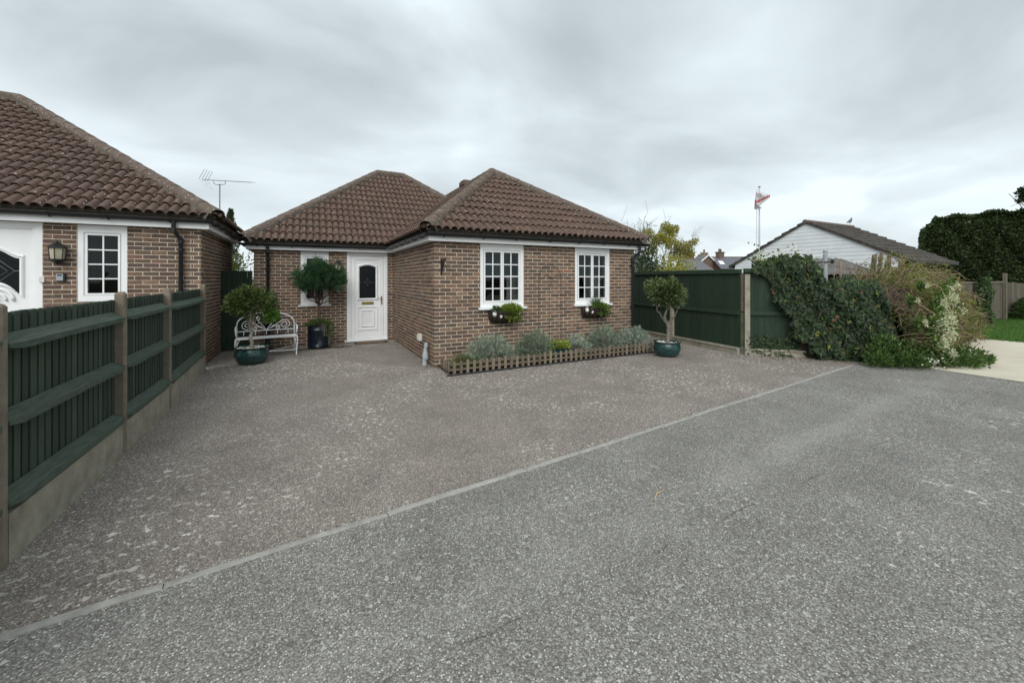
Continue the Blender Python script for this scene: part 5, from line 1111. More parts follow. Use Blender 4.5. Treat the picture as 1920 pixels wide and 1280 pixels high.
leaves(m, P, N_ + rv(n) * .9, N_ + rv(n) * .6, RNG.uniform(.04, .08, n), RNG.uniform(.025, .045, n), c_); m.build('leaves', 'leaf', t)
m = MB(); vs = []; K1, K2 = 24, 12
for j in range(K2 + 1):
    for i in range(K1 + 1):
        x = 8.3 + 6.2 * i / K1; a = math.pi * j / K2; w_ = float(np.interp(x, [8.2, 9, 11, 14.6], [.75, .95, .85, .55])) * .72; h = float(np.interp(x, [8.2, 8.6, 9.4, 11, 13, 14.6], [1.75, 1.98, 1.95, 1.88, 1.66, 1.1])) * .78; yc = float(np.interp(x, [8.2, 9, 11, 14.6], [-3.35, -3.25, -3.1, -2.9])); vs.append((x, yc - math.cos(a) * w_, math.sin(a) ** .8 * h if 0 < j < K2 else 0))
m.add(vs, [(j * (K1 + 1) + i, j * (K1 + 1) + i + 1, (j + 1) * (K1 + 1) + i + 1, (j + 1) * (K1 + 1) + i) for j in range(K2) for i in range(K1)]); m.build('dead_heart', 'soil', t, smooth=True)
# white-flowered climber over the thicket
t = thing('flowering_climber', (10, -4, .3), 'white-flowered climber sprawling over the front of the brambles', 'climber')
cl = [(8.55, -4.30, .80, .16), (8.75, -4.28, .55, .18), (8.45, -4.32, .45, .15), (8.95, -4.24, .95, .14), (9.15, -4.22, .62, .16), (9.4, -4.15, 1.28, .13), (9.8, -4.05, 1.45, .10), (8.95, -4.18, 1.2, .10), (9.6, -4.12, .85, .14), (10.4, -3.95, 1.2, .12), (10.9, -3.85, 1.5, .09), (8.2, -4.15, .85, .06), (8.2, -4.05, 1.25, .05), (11.4, -3.8, .9, .10), (8.6, -4.05, 1.55, .05), (8.6, -4.4, .25, .10)]
m = MB(); mg = MB()
for (x, y, z, r) in cl:
    n = int(1500 * r); P = np.array((x, y - .05, z)) + RNG.normal(0, r * .5, (n, 3)) * (1, .5, 1); leaves(m, P, rv(n) + (0, -.4, .2), rv(n) + (0, -.5, .5), RNG.uniform(.025, .05, n), RNG.uniform(.02, .035, n), cols(n, (.40, .41, .27), (.74, .74, .60)))
    n = 150; P = np.array((x, y + .04, z)) + RNG.normal(0, r * .8, (n, 3)) * (1, .4, 1); P[:, 2] = np.maximum(P[:, 2], .03); leaves(mg, P, rv(n) + (0, -.4, -.2), rv(n) + (0, -.6, .4), RNG.uniform(.05, .09, n), RNG.uniform(.04, .06, n), cols(n, (.05, .10, .025), (.15, .21, .06)))
m.build('flowers', 'petal', t); mg.build('leaves', 'leaf', t)
t = thing('weed_clump', (8.0, -4.0, 0), 'low clump of leafy green weeds at the edge of the road by the brambles', 'weeds')
m = MB()
for (x, y, r, h, k) in ((7.85, -3.72, .33, .58, 620), (8.2, -3.98, .36, .46, 560), (8.55, -4.25, .34, .30, 480), (7.95, -4.08, .30, .26, 450), (8.9, -4.5, .32, .22, 400), (7.55, -3.75, .25, .3, 350), (9.3, -4.55, .3, .2, 300), (9.9, -4.35, .4, .25, 400)):
    P, D_, N_, l_, w2, c_ = spray(k, (x, y, .03), r, r * .8, h, (.035, .075, .022), (.13, .20, .06), .085, .038); leaves(m, P, D_, N_, l_, w2, c_)
m.build('leaves', 'leaf', t)
m = MB(); n = 40; P = np.stack([RNG.uniform(7.75, 8.5, n), RNG.uniform(-4.5, -4.25, n), RNG.uniform(.08, .25, n)], 1); leaves(m, P, rv(n), rv(n) + (0, 0, 1), .045, .04, cols(n, (.62, .62, .52), (.76, .76, .68))); m.build('flowers', 'petal', t, kind='stuff')
m = MB(); n = 260; P = np.stack([RNG.uniform(6.5, 8.0, n), np.zeros(n), np.full(n, .006)], 1); P[:, 1] = -1.95 - (P[:, 0] - 6.5) * .95 - RNG.random(n) ** 2 * .5 - .15; leaves(m, P, rv(n) * (1, 1, .1), rv(n) * .2 + (0, 0, 1), RNG.uniform(.02, .05, n), .02, cols(n, (.08, .05, .02), (.22, .15, .07))); m.build('leaf_litter_or_shade', 'leaf_matt', kind='stuff', label='scattered dead leaves along the foot of the ivy fence', category='leaves')
# ------------------------------------------------------------------ shed with corrugated roof, pole, leaning timbers
def DD(px, py, D): X = (px - 960) / 750 * D; p = CAM + RT * X + FW * D; return Vector((p.x, p.y, 1.68 + (522 - py) / 750 * D))
t = thing('shed', (11.6, -1.2, 0), 'low shed with a mossy corrugated roof behind the ivy', 'shed')
sa_, sb_ = Vector((10.4, -.28, 0)), Vector((13.2, -1.73, 0)); dd_ = (sb_ - sa_).normalized(); nn_ = Vector((-dd_.y, dd_.x, 0)); nn_ = nn_ if nn_.x > 0 else -nn_
m = MB(); K = 60; vs = []; L2 = (sb_ - sa_).length
for j, (o_, z_) in enumerate(((-.15, 1.80), (1.5, 2.36))):
    for i in range(K + 1): p = sa_ + dd_ * (L2 * i / K) + nn_ * o_; vs.append((p.x, p.y, z_ + .022 * math.sin(i * math.pi * .5)))
m.add(vs, [(i, i + 1, K + 2 + i, K + 1 + i) for i in range(K)]); vb = [(x, y, z - .01) for x, y, z in vs]; m.add(vb, [(i, K + 1 + i, K + 2 + i, i + 1) for i in range(K)]); m.add([vs[i] for i in range(K + 1)] + [vb[i] for i in range(K + 1)], [(i, i + 1, K + 2 + i, K + 1 + i) for i in range(K)]); m.build('roof', 'corrugated', t)
m = MB(); q = [sa_ + dd_ * .1, sb_ - dd_ * .1, sb_ - dd_ * .1 + nn_ * 1.4, sa_ + dd_ * .1 + nn_ * 1.4]; m.prism([(p.x, p.y, 0) for p in q], [(q[0].x, q[0].y, 1.8), (q[1].x, q[1].y, 1.8), (q[2].x, q[2].y, 2.3), (q[3].x, q[3].y, 2.3)]); m.build('wall', 'dark_timber', t)
t = thing('pole', (10.0, -1.75, 0), 'grey metal pole with a cross bracket standing in front of the shed', 'pole')
m = MB(); m.tube([(10.0, -1.75, 0), (10.0, -1.75, 2.38)], .05, 10); m.lathe([(.055, 2.38), (.055, 2.41), (.02, 2.42)], (10.0, -1.75, 0), 10); m.build('shaft', 'grey_plastic', t, smooth=True, sharp=40); m = MB(); m.tube([tuple(Vector((10.0, -1.82, 2.10)) - RT * .3), tuple(Vector((10.0, -1.82, 2.12)) + RT * .2)], .014, 6); m.tube([tuple(Vector((10.0, -1.82, 2.06)) + RT * .1), tuple(Vector((10.0, -1.82, 2.18)) + RT * .1)], .03, 6); m.build('bracket', 'iron', t)
for k, (px, py, D, bx, by, w2, lab) in enumerate(((1640, 478, 10.6, .1, .3, .10, 'pale split timber plank leaning leftmost behind the brambles'), (1653, 474, 10.4, -.35, .2, .06, 'slim timber batten leaning second from left behind the brambles'), (1668, 480, 10.7, .25, .3, .09, 'grey timber plank leaning in the middle behind the brambles'), (1690, 487, 10.5, .55, .1, .13, 'broad reddish timber board leaning rightmost behind the brambles'), (1662, 490, 10.2, -.2, .1, .05, 'short thin timber offcut leaning in front of the other planks'))):
    p = DD(px, py, D); b = Vector((p.x + bx, p.y + by, 0)) - RT * 0; t = thing('timber_plank', (b.x, b.y, 0), lab, 'plank', 'planks leaning behind the brambles'); d = (p - b).normalized(); s_ = RT * w2 * .5; th = d.cross(RT).normalized() * .02
    m = MB(); A = [b - s_ - th, b + s_ - th, b + s_ + th, b - s_ + th]; B = [p - s_ - th, p + s_ - th + d * .04, p + s_ + th + d * .03, p - s_ + th]; m.prism(A, B); m.build('plank', 'old_timber', t)
    if k < 2: m = MB(); q = b.lerp(p, .93); m.box((q.x - .03, q.y - .05, q.z - .05), (q.x + .03, q.y + .04, q.z + .05)); m.build('cleat', 'old_timber', t)
t = thing('dry_canes', (9.7, -2.2, 0), 'upright pale dry canes poking up behind the ivy', 'canes'); m = MB()
for k in range(11): x, y = 9.85 + RNG.normal(0, .13), -2.2 + RNG.normal(0, .15); m.tube([(x, y, 0), (x + RNG.normal(0, .03), y, 1.2), (x + RNG.normal(0, .06), y, 2.0 + RNG.random() * .2)], .006, 5, (1.7, 1.55, 1.45))
m.build('canes', 'twig', t)
# ------------------------------------------------------------------ garage with white boarded gable
gx, gy, hw_, gz_, ga, gl = 17.6, 2.50, 3.30, 2.42, 4.17, 4.05
t = thing('garage', (gx, gy, 0), 'outbuilding with white boarded gable and dark tiled roof beyond the ivy', 'outbuilding')
m = MB(); m.prism([(gx, gy - hw_, 0), (gx, gy + hw_, 0), (gx, gy + hw_, gz_), (gx, gy - hw_, gz_)], [(gx + gl, gy - hw_, 0), (gx + gl, gy + hw_, 0), (gx + gl, gy + hw_, gz_), (gx + gl, gy - hw_, gz_)]); m.build('wall', 'far_brick', t)
m = MB(); m.prism([(gx + .03, gy - hw_, gz_), (gx + .03, gy + hw_, gz_), (gx + .03, gy, ga)], [(gx + gl, gy - hw_, gz_), (gx + gl, gy + hw_, gz_), (gx + gl, gy, ga)]); m.build('gable_core', 'weatherboard', t)
z = gz_ - .45
while z < ga - .04:
    f = lambda q: hw_ * min(1., (ga - q) / (ga - gz_)); z1 = min(z + .165, ga - .02); a, b = f(z), f(z1); m = MB(); m.prism([(gx - .012, gy - a, z), (gx - .012, gy + a, z), (gx - .002, gy + b, z1), (gx - .002, gy - b, z1)], [(gx + .028, gy - a, z), (gx + .028, gy + a, z), (gx + .028, gy + b, z1), (gx + .028, gy - b, z1)]); m.build('weatherboard', 'weatherboard', t); z += .16
slp = (ga - gz_) / hw_; rl = math.hypot(hw_ + .3, (ga - gz_) * (hw_ + .3) / hw_); m = MB()
for s_ in (-1, 1): m.prism([(gx - .06, gy, ga + .03), (gx - .06, gy + s_ * (hw_ + .3), gz_ - slp * .3 + .03), (gx - .06, gy + s_ * (hw_ + .3), gz_ - slp * .3 - .04), (gx - .06, gy, ga - .04)], [(gx + gl + .1, gy, ga + .03), (gx + gl + .1, gy + s_ * (hw_ + .3), gz_ - slp * .3 + .03), (gx + gl + .1, gy + s_ * (hw_ + .3), gz_ - slp * .3 - .04), (gx + gl + .1, gy, ga - .04)])
gr = m.build('roof', 'garage_tile', t)
NR = 11
for s_ in (-1, 1):
    for k in range(NR):
        f0, f1 = k / NR, (k + 1) / NR; y0, y1 = gy + s_ * (hw_ + .3) * (1 - f0), gy + s_ * (hw_ + .3) * (1 - f1) ; z0 = gz_ - slp * .3 + (ga - gz_ + slp * .3) * f0; z1 = gz_ - slp * .3 + (ga - gz_ + slp * .3) * f1
        m = MB(); x = gx - .08; nt_ = 16; st = (gl + .2) / nt_
        for q in range(nt_): j = RNG.uniform(-.008, .012); m.prism([(x + q * st + .006, y0, z0 + .105 + j), (x + q * st + .006, y0, z0 + .035), (x + q * st + .006, y1, z1 + .035), (x + q * st + .006, y1, z1 + .05 + j)], [(x + (q + 1) * st - .006, y0, z0 + .105 + j), (x + (q + 1) * st - .006, y0, z0 + .035), (x + (q + 1) * st - .006, y1, z1 + .035), (x + (q + 1) * st - .006, y1, z1 + .05 + j)])
        m.build('tile_course', 'garage_tile', gr, kind='stuff')
m = MB(); m.tube([(gx - .1, gy, ga + .03), (gx + gl + .12, gy, ga + .03)], .09, 10); m.build('ridge', 'hip_tile', gr, smooth=True, sharp=50)
gutter(t, (gx - .05, gy - hw_ - .30, gz_ - slp * .3 - .03), (gx + gl + .1, gy - hw_ - .30, gz_ - slp * .3 - .03), (0, -1, 0), step=1.2)
m = MB()
for s_ in (-1, 1): m.prism([(gx - .075, gy, ga + .0), (gx - .075, gy + s_ * (hw_ + .3), gz_ - slp * .3), (gx - .075, gy + s_ * (hw_ + .3), gz_ - slp * .3 - .05), (gx - .075, gy, ga - .05)], [(gx - .06, gy, ga + .0), (gx - .06, gy + s_ * (hw_ + .3), gz_ - slp * .3), (gx - .06, gy + s_ * (hw_ + .3), gz_ - slp * .3 - .05), (gx - .06, gy, ga - .05)])
m.build('bargeboard', 'garage_tile', t)
# pigeon on the ridge
px_ = gx + gl - .15; t = thing('pigeon', (px_, gy, ga + .16), 'grey pigeon perched on the ridge of the white-gabled outbuilding', 'bird')
m = MB(); z0 = ga + .24; m.tube([(px_ - .20, gy + .05, z0 - .02), (px_ - .11, gy + .03, z0 + .02), (px_ - .04, gy + .01, z0 + .05), (px_ + .03, gy, z0 + .08), (px_ + .07, gy - .01, z0 + .13), (px_ + .085, gy - .015, z0 + .18), (px_ + .10, gy - .015, z0 + .21), (px_ + .125, gy - .02, z0 + .215), (px_ + .15, gy - .02, z0 + .205)], [.012, .035, .062, .07, .052, .034, .034, .026, .006], 10); m.build('body', 'feather', t, smooth=True)
m = MB()
for s_ in (-1, 1): m.tube([(px_, gy + s_ * .02, z0 + .02), (px_ + .01, gy + s_ * .02, ga + .165), (px_ + .04, gy + s_ * .02, ga + .165)], .006, 5)
m.build('legs', 'beak', t)
# ------------------------------------------------------------------ flagpole and flag
t = thing('flagpole', (23.0, 7.8, 0), 'slim grey flagpole with halyard behind the tall green fence', 'flagpole')
m = MB(); m.tube([(23.0, 7.8, 0), (23.0, 7.8, 7.35)], [.06, .035], 10); m.build('pole', 'flagpole_white', t, smooth=True); m = MB(); m.lathe([(.02, 7.35), (.07, 7.37), (.075, 7.41), (.03, 7.44)], (23.0, 7.8, 0), 12); m.build('finial', 'steel', t, smooth=True)
hy0 = Vector((23.0, 7.8, 0)) - RT * .15
m = MB(); m.tube([tuple(hy0 + Vector((0, 0, .8))), tuple(hy0 + Vector((0, 0, 7.3)))], .008, 4); m.tube([tuple(hy0 - RT * .06 + Vector((0, 0, .8))), tuple(hy0 - RT * .03 + Vector((0, 0, 6.0)))], .008, 4); m.build('halyard', 'flagpole_white', t)
def flagP(u, v):     # u hoist to fly 0..1, v 0..1 up; folds back on itself and sags
    x = -.20 * math.sin(u * 3.3) + .52 * max(0, u - .30) ** .9 * 1.25 - .06 * math.sin(u * 9 + v * 2) * u; dep = .10 * math.sin(u * 7 + v * 1.5) - .25 * u
    zz = 7.10 - 1.08 * (1 - v) * (1 - .18 * u) - .42 * u * (1 - .4 * u) + .10 * u * u * (1 - v) + .18 * (u - .3) * (1 if u > .3 else 0)
    x = x * (.35 + .75 * math.sin(math.pi * (.12 + .8 * v)) ** 1.2) + .05 * math.sin(v * 7 + u * 4); dep += .16 * math.sin(v * 5 + u * 9)
    return hy0 + RT * x + FW * dep + Vector((0, 0, zz + .22 * x + .05 * math.sin(u * 8)))
t = thing('flag', (23.0, 7.8, 6), 'white flag with red cross and lettering flying from the slim grey pole', 'flag')
m = MB(); N1, N2 = 50, 40; vs = [tuple(flagP(i / N1, j / N2)) for j in range(N2 + 1) for i in range(N1 + 1)]
F = np.array([(j * (N1 + 1) + i, j * (N1 + 1) + i + 1, (j + 1) * (N1 + 1) + i + 1, (j + 1) * (N1 + 1) + i) for j in range(N2) for i in range(N1)])
fc_ = np.array([(.55, .03, .035) if abs((j + .5) / N2 - .5) < .095 or abs((i + .5) / N1 - .2) < .05 else (.74, .74, .76) for j in range(N2) for i in range(N1)]); m.add(vs, F, fc_); m.build('cloth', 'cloth', t, smooth=True)
cu = bpy.data.curves.new('lettering', 'FONT'); cu.body = 'ENGLAND'; cu.align_x = 'CENTER'; cu.align_y = 'CENTER'; to = bpy.data.objects.new('lettering_source', cu); COL.objects.link(to)
bpy.context.view_layer.update(); tm_ = bpy.data.meshes.new_from_object(to.evaluated_get(bpy.context.evaluated_depsgraph_get())); bpy.data.objects.remove(to)
wx = max(abs(v.co.x) for v in tm_.vertices); m = MB(); m.add([tuple(flagP(.6 + v.co.x / wx * .36, .5 + v.co.y / wx * .36 * 1.3) - FW * .02) for v in tm_.vertices], [tuple(p.vertices) for p in tm_.polygons], (.8, .8, .8)); m.build('lettering', 'cloth', t)
# ------------------------------------------------------------------ houses beyond
def far_house(px0, px1, D, ridge_y, eave_y, label, mat='slate', wall='far_brick', gable_left=False, yaw=0., deep=7., chim=(), barge=False, skylight=None):
    a, b = DD(px0, 520, D), DD(px1, 520, D); a.z = b.z = 0; ax = (b - a).normalized(); ax = Matrix.Rotation(yaw, 3, 'Z') @ ax; L_ = (b - a).length; nv = Vector((-ax.y, ax.x, 0)); rz = DD(0, ridge_y, D + deep * .3).z; ez = DD(0, eave_y, D).z
    t = thing('house', (a.x, a.y, 0), label, 'house'); P = lambda s_, d_, z: tuple(a + ax * s_ + nv * d_ + Vector((0, 0, z)))
    m = MB(); m.prism([P(0, 0, 0), P(0, deep, 0), P(0, deep, ez), P(0, deep / 2, rz - .1), P(0, 0, ez)], [P(L_, 0, 0), P(L_, deep, 0), P(L_, deep, ez), P(L_, deep / 2, rz - .1), P(L_, 0, ez)]); m.build('wall', wall, t)
    m = MB()
    for s_ in (0, 1): d0_, d1_ = (-.3, deep / 2) if s_ == 0 else (deep + .3, deep / 2); m.prism([P(-.2, d0_, ez - .15), P(-.2, d0_, ez + .02), P(-.2, d1_, rz + .05), P(-.2, d1_, rz - .1)], [P(L_ + .2, d0_, ez - .15), P(L_ + .2, d0_, ez + .02), P(L_ + .2, d1_, rz + .05), P(L_ + .2, d1_, rz - .1)])
    r_ = m.build('roof', mat, t)
    m = MB(); m.tube([P(-.22, deep / 2, rz + .06), P(L_ + .22, deep / 2, rz + .06)], .13, 6); m.build('ridge', 'slate_brown', r_)
    if barge:
        for s_ in (-.24, L_ + .24):
            m = MB()
            for d0_ in (-.3, deep + .3): m.prism([P(s_, d0_, ez - .2), P(s_, d0_, ez + .1), P(s_, deep / 2, rz + .12), P(s_, deep / 2, rz - .2)], [P(s_ + .04, d0_, ez - .2), P(s_ + .04, d0_, ez + .1), P(s_ + .04, deep / 2, rz + .12), P(s_ + .04, deep / 2, rz - .2)])
            m.build('bargeboard', 'bargeboard', t)
    for (f, w_, h, pots, cm) in chim:
        c = Vector(P(f * L_, deep / 2, 0)); m = MB(); m.box((c.x - w_, c.y - .4, rz - 1.2), (c.x + w_, c.y + .4, rz + h)); m.box((c.x - w_ - .12, c.y - .5, rz + h), (c.x + w_ + .12, c.y + .5, rz + h + .2)); ch = m.build('chimney', cm, r_)
        for q in range(pots): m = MB(); x = c.x + (q - (pots - 1) / 2) * .5; m.lathe([(.17, rz + h + .2), (.13, rz + h + .75), (.16, rz + h + .8)], (x, c.y, 0), 8); m.build('chimney_pot', 'pot_red', r_)
    if skylight:
        f, g_ = skylight; o1, o2 = f * L_, f * L_ + .9; e1, e2 = .3, .6; zz = lambda q: ez + (rz - ez) * q + .1; m = MB(); m.prism([P(o1, deep / 2 * e1, zz(e1)), P(o2, deep / 2 * e1, zz(e1)), P(o2, deep / 2 * e2, zz(e2)), P(o1, deep / 2 * e2, zz(e2))], [P(o1, deep / 2 * e1, zz(e1) + .06), P(o2, deep / 2 * e1, zz(e1) + .06), P(o2, deep / 2 * e2, zz(e2) + .06), P(o1, deep / 2 * e2, zz(e2) + .06)]); m.build('skylight', 'bargeboard', r_)
    return t
far_house(1352, 1440, 76, 482, 503, 'long slate-roofed house with a stubby chimney beyond the right end of the tall fence', chim=((.18, .75, .9, 2, 'far_brick'),), skylight=(.05, 0))
far_house(1318, 1352, 72, 485, 508, 'slate-roofed house under the wide brick chimney stack beyond the tall fence', mat='slate_brown', yaw=.5, chim=((.2, 1.1, 1.0, 2, 'far_brick'),))
far_house(1285, 1322, 64, 487, 506, 'near grey slate roof with a buff gable seen just over the tall fence', wall='far_buff', yaw=-.15)
far_house(1288, 1306, 78, 479, 500, 'house with white gable boards and a small buff chimney beyond the tall fence', barge=True, yaw=-1.1, chim=((.6, .5, .3, 1, 'far_buff'),))
far_house(1205, 1246, 48, 478, 500, 'grey-roofed house half hidden behind the yellow-leaved tree', yaw=.35, wall='render_cream')
# ------------------------------------------------------------------ trees and hedges behind
def tree(name, base, h, label, lobes, leafc, leafn, ln, wd, bark='bark_grey', bare=14, spread=1.2, mat='leaf', cat='tree', seed=1, lr=.5):
    g = np.random.default_rng(seed); x, y = base; t = thing(name, (x, y, 0), label, cat); m = MB(); limb(m, [(x, y, 0), (x + .05, y, h * .3), (x - .05, y + .05, h * .55)], .02 * h, .011 * h, 7)
    for k in range(bare):
        a = g.random() * 6.28; q = spread * g.uniform(.4, 1.); z1 = h * g.uniform(.75, 1.05); p1 = (x + .4 * q * math.cos(a), y + .4 * q * math.sin(a), h * .3 + (z1 - h * .3) * .5); p2 = (x + q * math.cos(a), y + q * math.sin(a), z1); limb(m, [(x, y, h * g.uniform(.3, .5)), p1, p2], .006 * h, .0018 * h, 5, .03)
        for _ in range(4): b = Vector(p1).lerp(Vector(p2), g.uniform(.3, 1)); m.tube([b, b + Vector(g.normal(0, .18, 3)) + Vector((0, 0, .12)), b + Vector(g.normal(0, .3, 3)) + Vector((0, 0, .35))], [.002 * h, .0015 * h, .001 * h], 4)
    m.build('trunk', bark, t); m = MB()
    for (lx, ly, lz, r) in lobes:
        n = int(leafn * r * r * 8); d = rv(n); P = np.array((x + lx, y + ly, lz)) + d * RNG.random((n, 1)) ** .5 * np.array((r, r, r * .8)); leaves(m, P, d + rv(n) * .8, rv(n) + (0, 0, .5), RNG.uniform(.7, 1.3, n) * ln, RNG.uniform(.7, 1.3, n) * wd, cols(n, *leafc))
    m.build('crown', mat, t); return t
p = DD(1245, 520, 17); lob = []
for (qx, qy, r) in ((1215, 438, .26), (1228, 452, .35), (1240, 446, .28), (1252, 438, .40), (1262, 430, .26), (1258, 456, .30), (1248, 424, .2), (1278, 462, .30), (1288, 472, .34), (1270, 478, .35), (1296, 458, .2), (1222, 470, .25), (1304, 452, .14)):
    q = DD(qx, qy, 17 + RNG.normal(0, .3)); lob.append((q.x - p.x, q.y - p.y, q.z, r))
tree('yellow_leaved_tree', (p.x, p.y), 3.9, 'thin open tree with yellowing leaves behind the tall fence, right of the bungalow', lob, ((.17, .17, .03), (.50, .44, .09)), 800, .075, .04, bare=16, spread=1.5, seed=5)
q0 = DD(1200, 520, 19); tree('bare_sapling', (q0.x, q0.y), 4.4, 'bare grey sapling rising over the right eave of the bungalow', [(-.3, 0, 3.6, .22)], ((.15, .16, .05), (.35, .33, .1)), 300, .06, .035, bare=12, spread=.8, seed=8)
for (px, py, D, rx, h, c_, lab, nm) in ((1268, 500, 14.5, .62, 2.55, ((.19, .20, .03), (.5, .46, .10)), 'bright yellow-green shrub peeping over the tall fence', 'golden_shrub'), (1238, 500, 15.5, .5, 2.4, ((.10, .13, .03), (.26, .28, .07)), 'olive shrub peeping over the tall fence left of the golden one', 'olive_shrub'), (1200, 480, 13.5, .62, 2.75, ((.014, .034, .012), (.05, .09, .03)), 'dark evergreen shrub just right of the bungalow wall', 'evergreen_shrub'), (455, 480, 12.5, .75, 2.50, ((.06, .095, .02), (.23, .26, .07)), 'light green shrub behind the gate between the bungalows', 'garden_shrub')):
    p = DD(px, py, D); t = thing(nm, (p.x, p.y, 0), lab, 'shrub'); m = MB(); limb(m, [(p.x, p.y, 0), (p.x, p.y, h * .4), (p.x + .1, p.y, h * .7)], .05, .02); m.build('trunk', 'bark_grey', t); P, d, l_ = crown_pts(2600, (p.x, p.y, h * .62), (rx * 1.35, rx * 1.35, h * .42), 12, int(px)); n = len(P); m = MB(); leaves(m, P, d + rv(n) * .7 + (0, 0, .3), d + rv(n) * .6, RNG.uniform(.05, .10, n), RNG.uniform(.03, .05, n), cols(n, *c_)); m.build('crown', 'leaf', t)
p = DD(436, 520, 19); t = thing('cypress', (p.x, p.y, 0), 'slender cypress tip rising between the two bungalow roofs', 'tree'); m = MB(); limb(m, [(p.x, p.y, 0), (p.x, p.y, 2.5), (p.x - .08, p.y, 4.9)], .08, .01); m.build('trunk', 'bark_dark', t)
n = 4200; z = RNG.random(n) ** .8 * 4.75 + .15; a = RNG.random(n) * 6.28; r = (.62 * (1 - z / 5.0) ** .8 + .03) * RNG.random(n) ** .5 * (1 + .3 * np.sin(z * 8 + a)); P = np.stack([p.x - .08 * z / 4.9 + r * np.cos(a), p.y + r * np.sin(a), z], 1); m = MB(); leaves(m, P, np.stack([np.cos(a) * .4, np.sin(a) * .4, np.full(n, 1.)], 1) + rv(n) * .3, rv(n), RNG.uniform(.07, .16, n), .04, cols(n, (.03, .05, .025), (.09, .12, .06))); m.build('crown', 'leaf_matt', t)
# big clipped hedge
hA, hB = DD(1722, 520, 20.5), DD(2080, 520, 20.5); t = thing('hedge', (hA.x, hA.y, 0), 'huge dark clipped evergreen hedge behind the grey board fence on the right', 'hedge'); L_ = (hB - hA).length; ax = (hB - hA).normalized(); nv = -FW
n = 42000; s_ = RNG.random(n) * L_; a = RNG.random(n); H_ = 4.85 + s_ * .055; per = a * (H_ + 2.4); H_ = H_ - .9 * np.clip(1 - s_ / 1.1, 0, 1) ** 2; top = per > H_; z = np.where(top, H_, per); d = np.where(top, -(per - H_), 0.); rc = np.clip(1 - (H_ - z) / .7, 0, 1) ** 2 * .45; bump = .16 * np.sin(s_ * 2.3 + z) * np.sin(z * 2.1 + s_) + .08 * np.sin(s_ * 6) * np.sin(z * 5)
d = d + bump - np.where(top, 0, rc) - RNG.random(n) * .22; z = z + np.where(top, bump * .8 - RNG.random(n) * .15, 0); s2 = s_ + np.clip(1 - s_ / .9, 0, 1) * (np.clip((z - 3.2) / 1.6, 0, 1) ** 2) * .8
s2 = s2 - d * 1.0
P = np.array((hA.x, hA.y, 0)) + s2[:, None] * np.array(ax) + d[:, None] * np.array(nv) + z[:, None] * np.array((0, 0, 1.)); N_ = np.where(top[:, None], np.array((0, 0, 1.)), np.array(nv)) + rv(n) * .7
nE = 5000; zE = RNG.random(nE) * 4.3; dE = -RNG.random(nE) * 2.4; PE = np.array((hA.x, hA.y, 0)) + (-dE[:, None] + RNG.random((nE, 1)) * .2 + .12 * np.sin(zE * 2.3)[:, None] + (np.clip((zE - 3.2) / 1.4, 0, 1) ** 2 * .5)[:, None]) * np.array(ax) + dE[:, None] * np.array(nv) + zE[:, None] * np.array((0, 0, 1.)); P = np.concatenate([P, PE]); N_ = np.concatenate([N_, -np.array(ax) + rv(nE) * .7]); n += nE
c_ = cols(n, (.018, .034, .014), (.075, .105, .036), 1.3, .2); w3 = RNG.random(n) < .01; c_[w3] = cols(w3.sum(), (.14, .13, .08), (.26, .23, .15))
m = MB(); leaves(m, P, N_ + rv(n) * .8, N_, RNG.uniform(.09, .17, n), RNG.uniform(.06, .10, n), c_); m.build('foliage', 'leaf_gloss', t)
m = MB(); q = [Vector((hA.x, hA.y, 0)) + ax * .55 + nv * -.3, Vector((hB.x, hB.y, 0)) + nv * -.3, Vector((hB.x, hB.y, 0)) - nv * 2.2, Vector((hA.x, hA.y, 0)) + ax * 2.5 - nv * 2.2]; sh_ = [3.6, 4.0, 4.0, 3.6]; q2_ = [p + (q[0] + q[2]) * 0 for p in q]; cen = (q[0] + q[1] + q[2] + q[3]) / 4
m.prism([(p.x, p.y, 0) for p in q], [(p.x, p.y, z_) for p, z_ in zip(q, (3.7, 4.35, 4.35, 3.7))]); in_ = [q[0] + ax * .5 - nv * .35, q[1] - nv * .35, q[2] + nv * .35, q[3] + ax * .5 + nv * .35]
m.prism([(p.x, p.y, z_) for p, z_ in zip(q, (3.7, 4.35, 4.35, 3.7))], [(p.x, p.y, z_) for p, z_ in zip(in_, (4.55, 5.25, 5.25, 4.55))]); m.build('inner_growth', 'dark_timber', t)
p = DD(2010, 520, 20); lob = []
for (qx, qy, r) in ((1925, 362, .32), (1934, 372, .3), (1918, 374, .2), (1950, 355, .6), (1990, 345, .9), (2020, 330, 1.0), (2050, 350, .9), (1913, 358, .12)): q = DD(qx, qy, 20); lob.append((q.x - p.x, q.y - p.y, q.z, r))
tree('overhanging_tree', (p.x, p.y), 6.5, 'dark leafed tree reaching in at the right edge above the hedge', lob, ((.014, .024, .012), (.05, .065, .03)), 260, .16, .09, bare=10, spread=2.2, seed=21, bark='bark_dark')
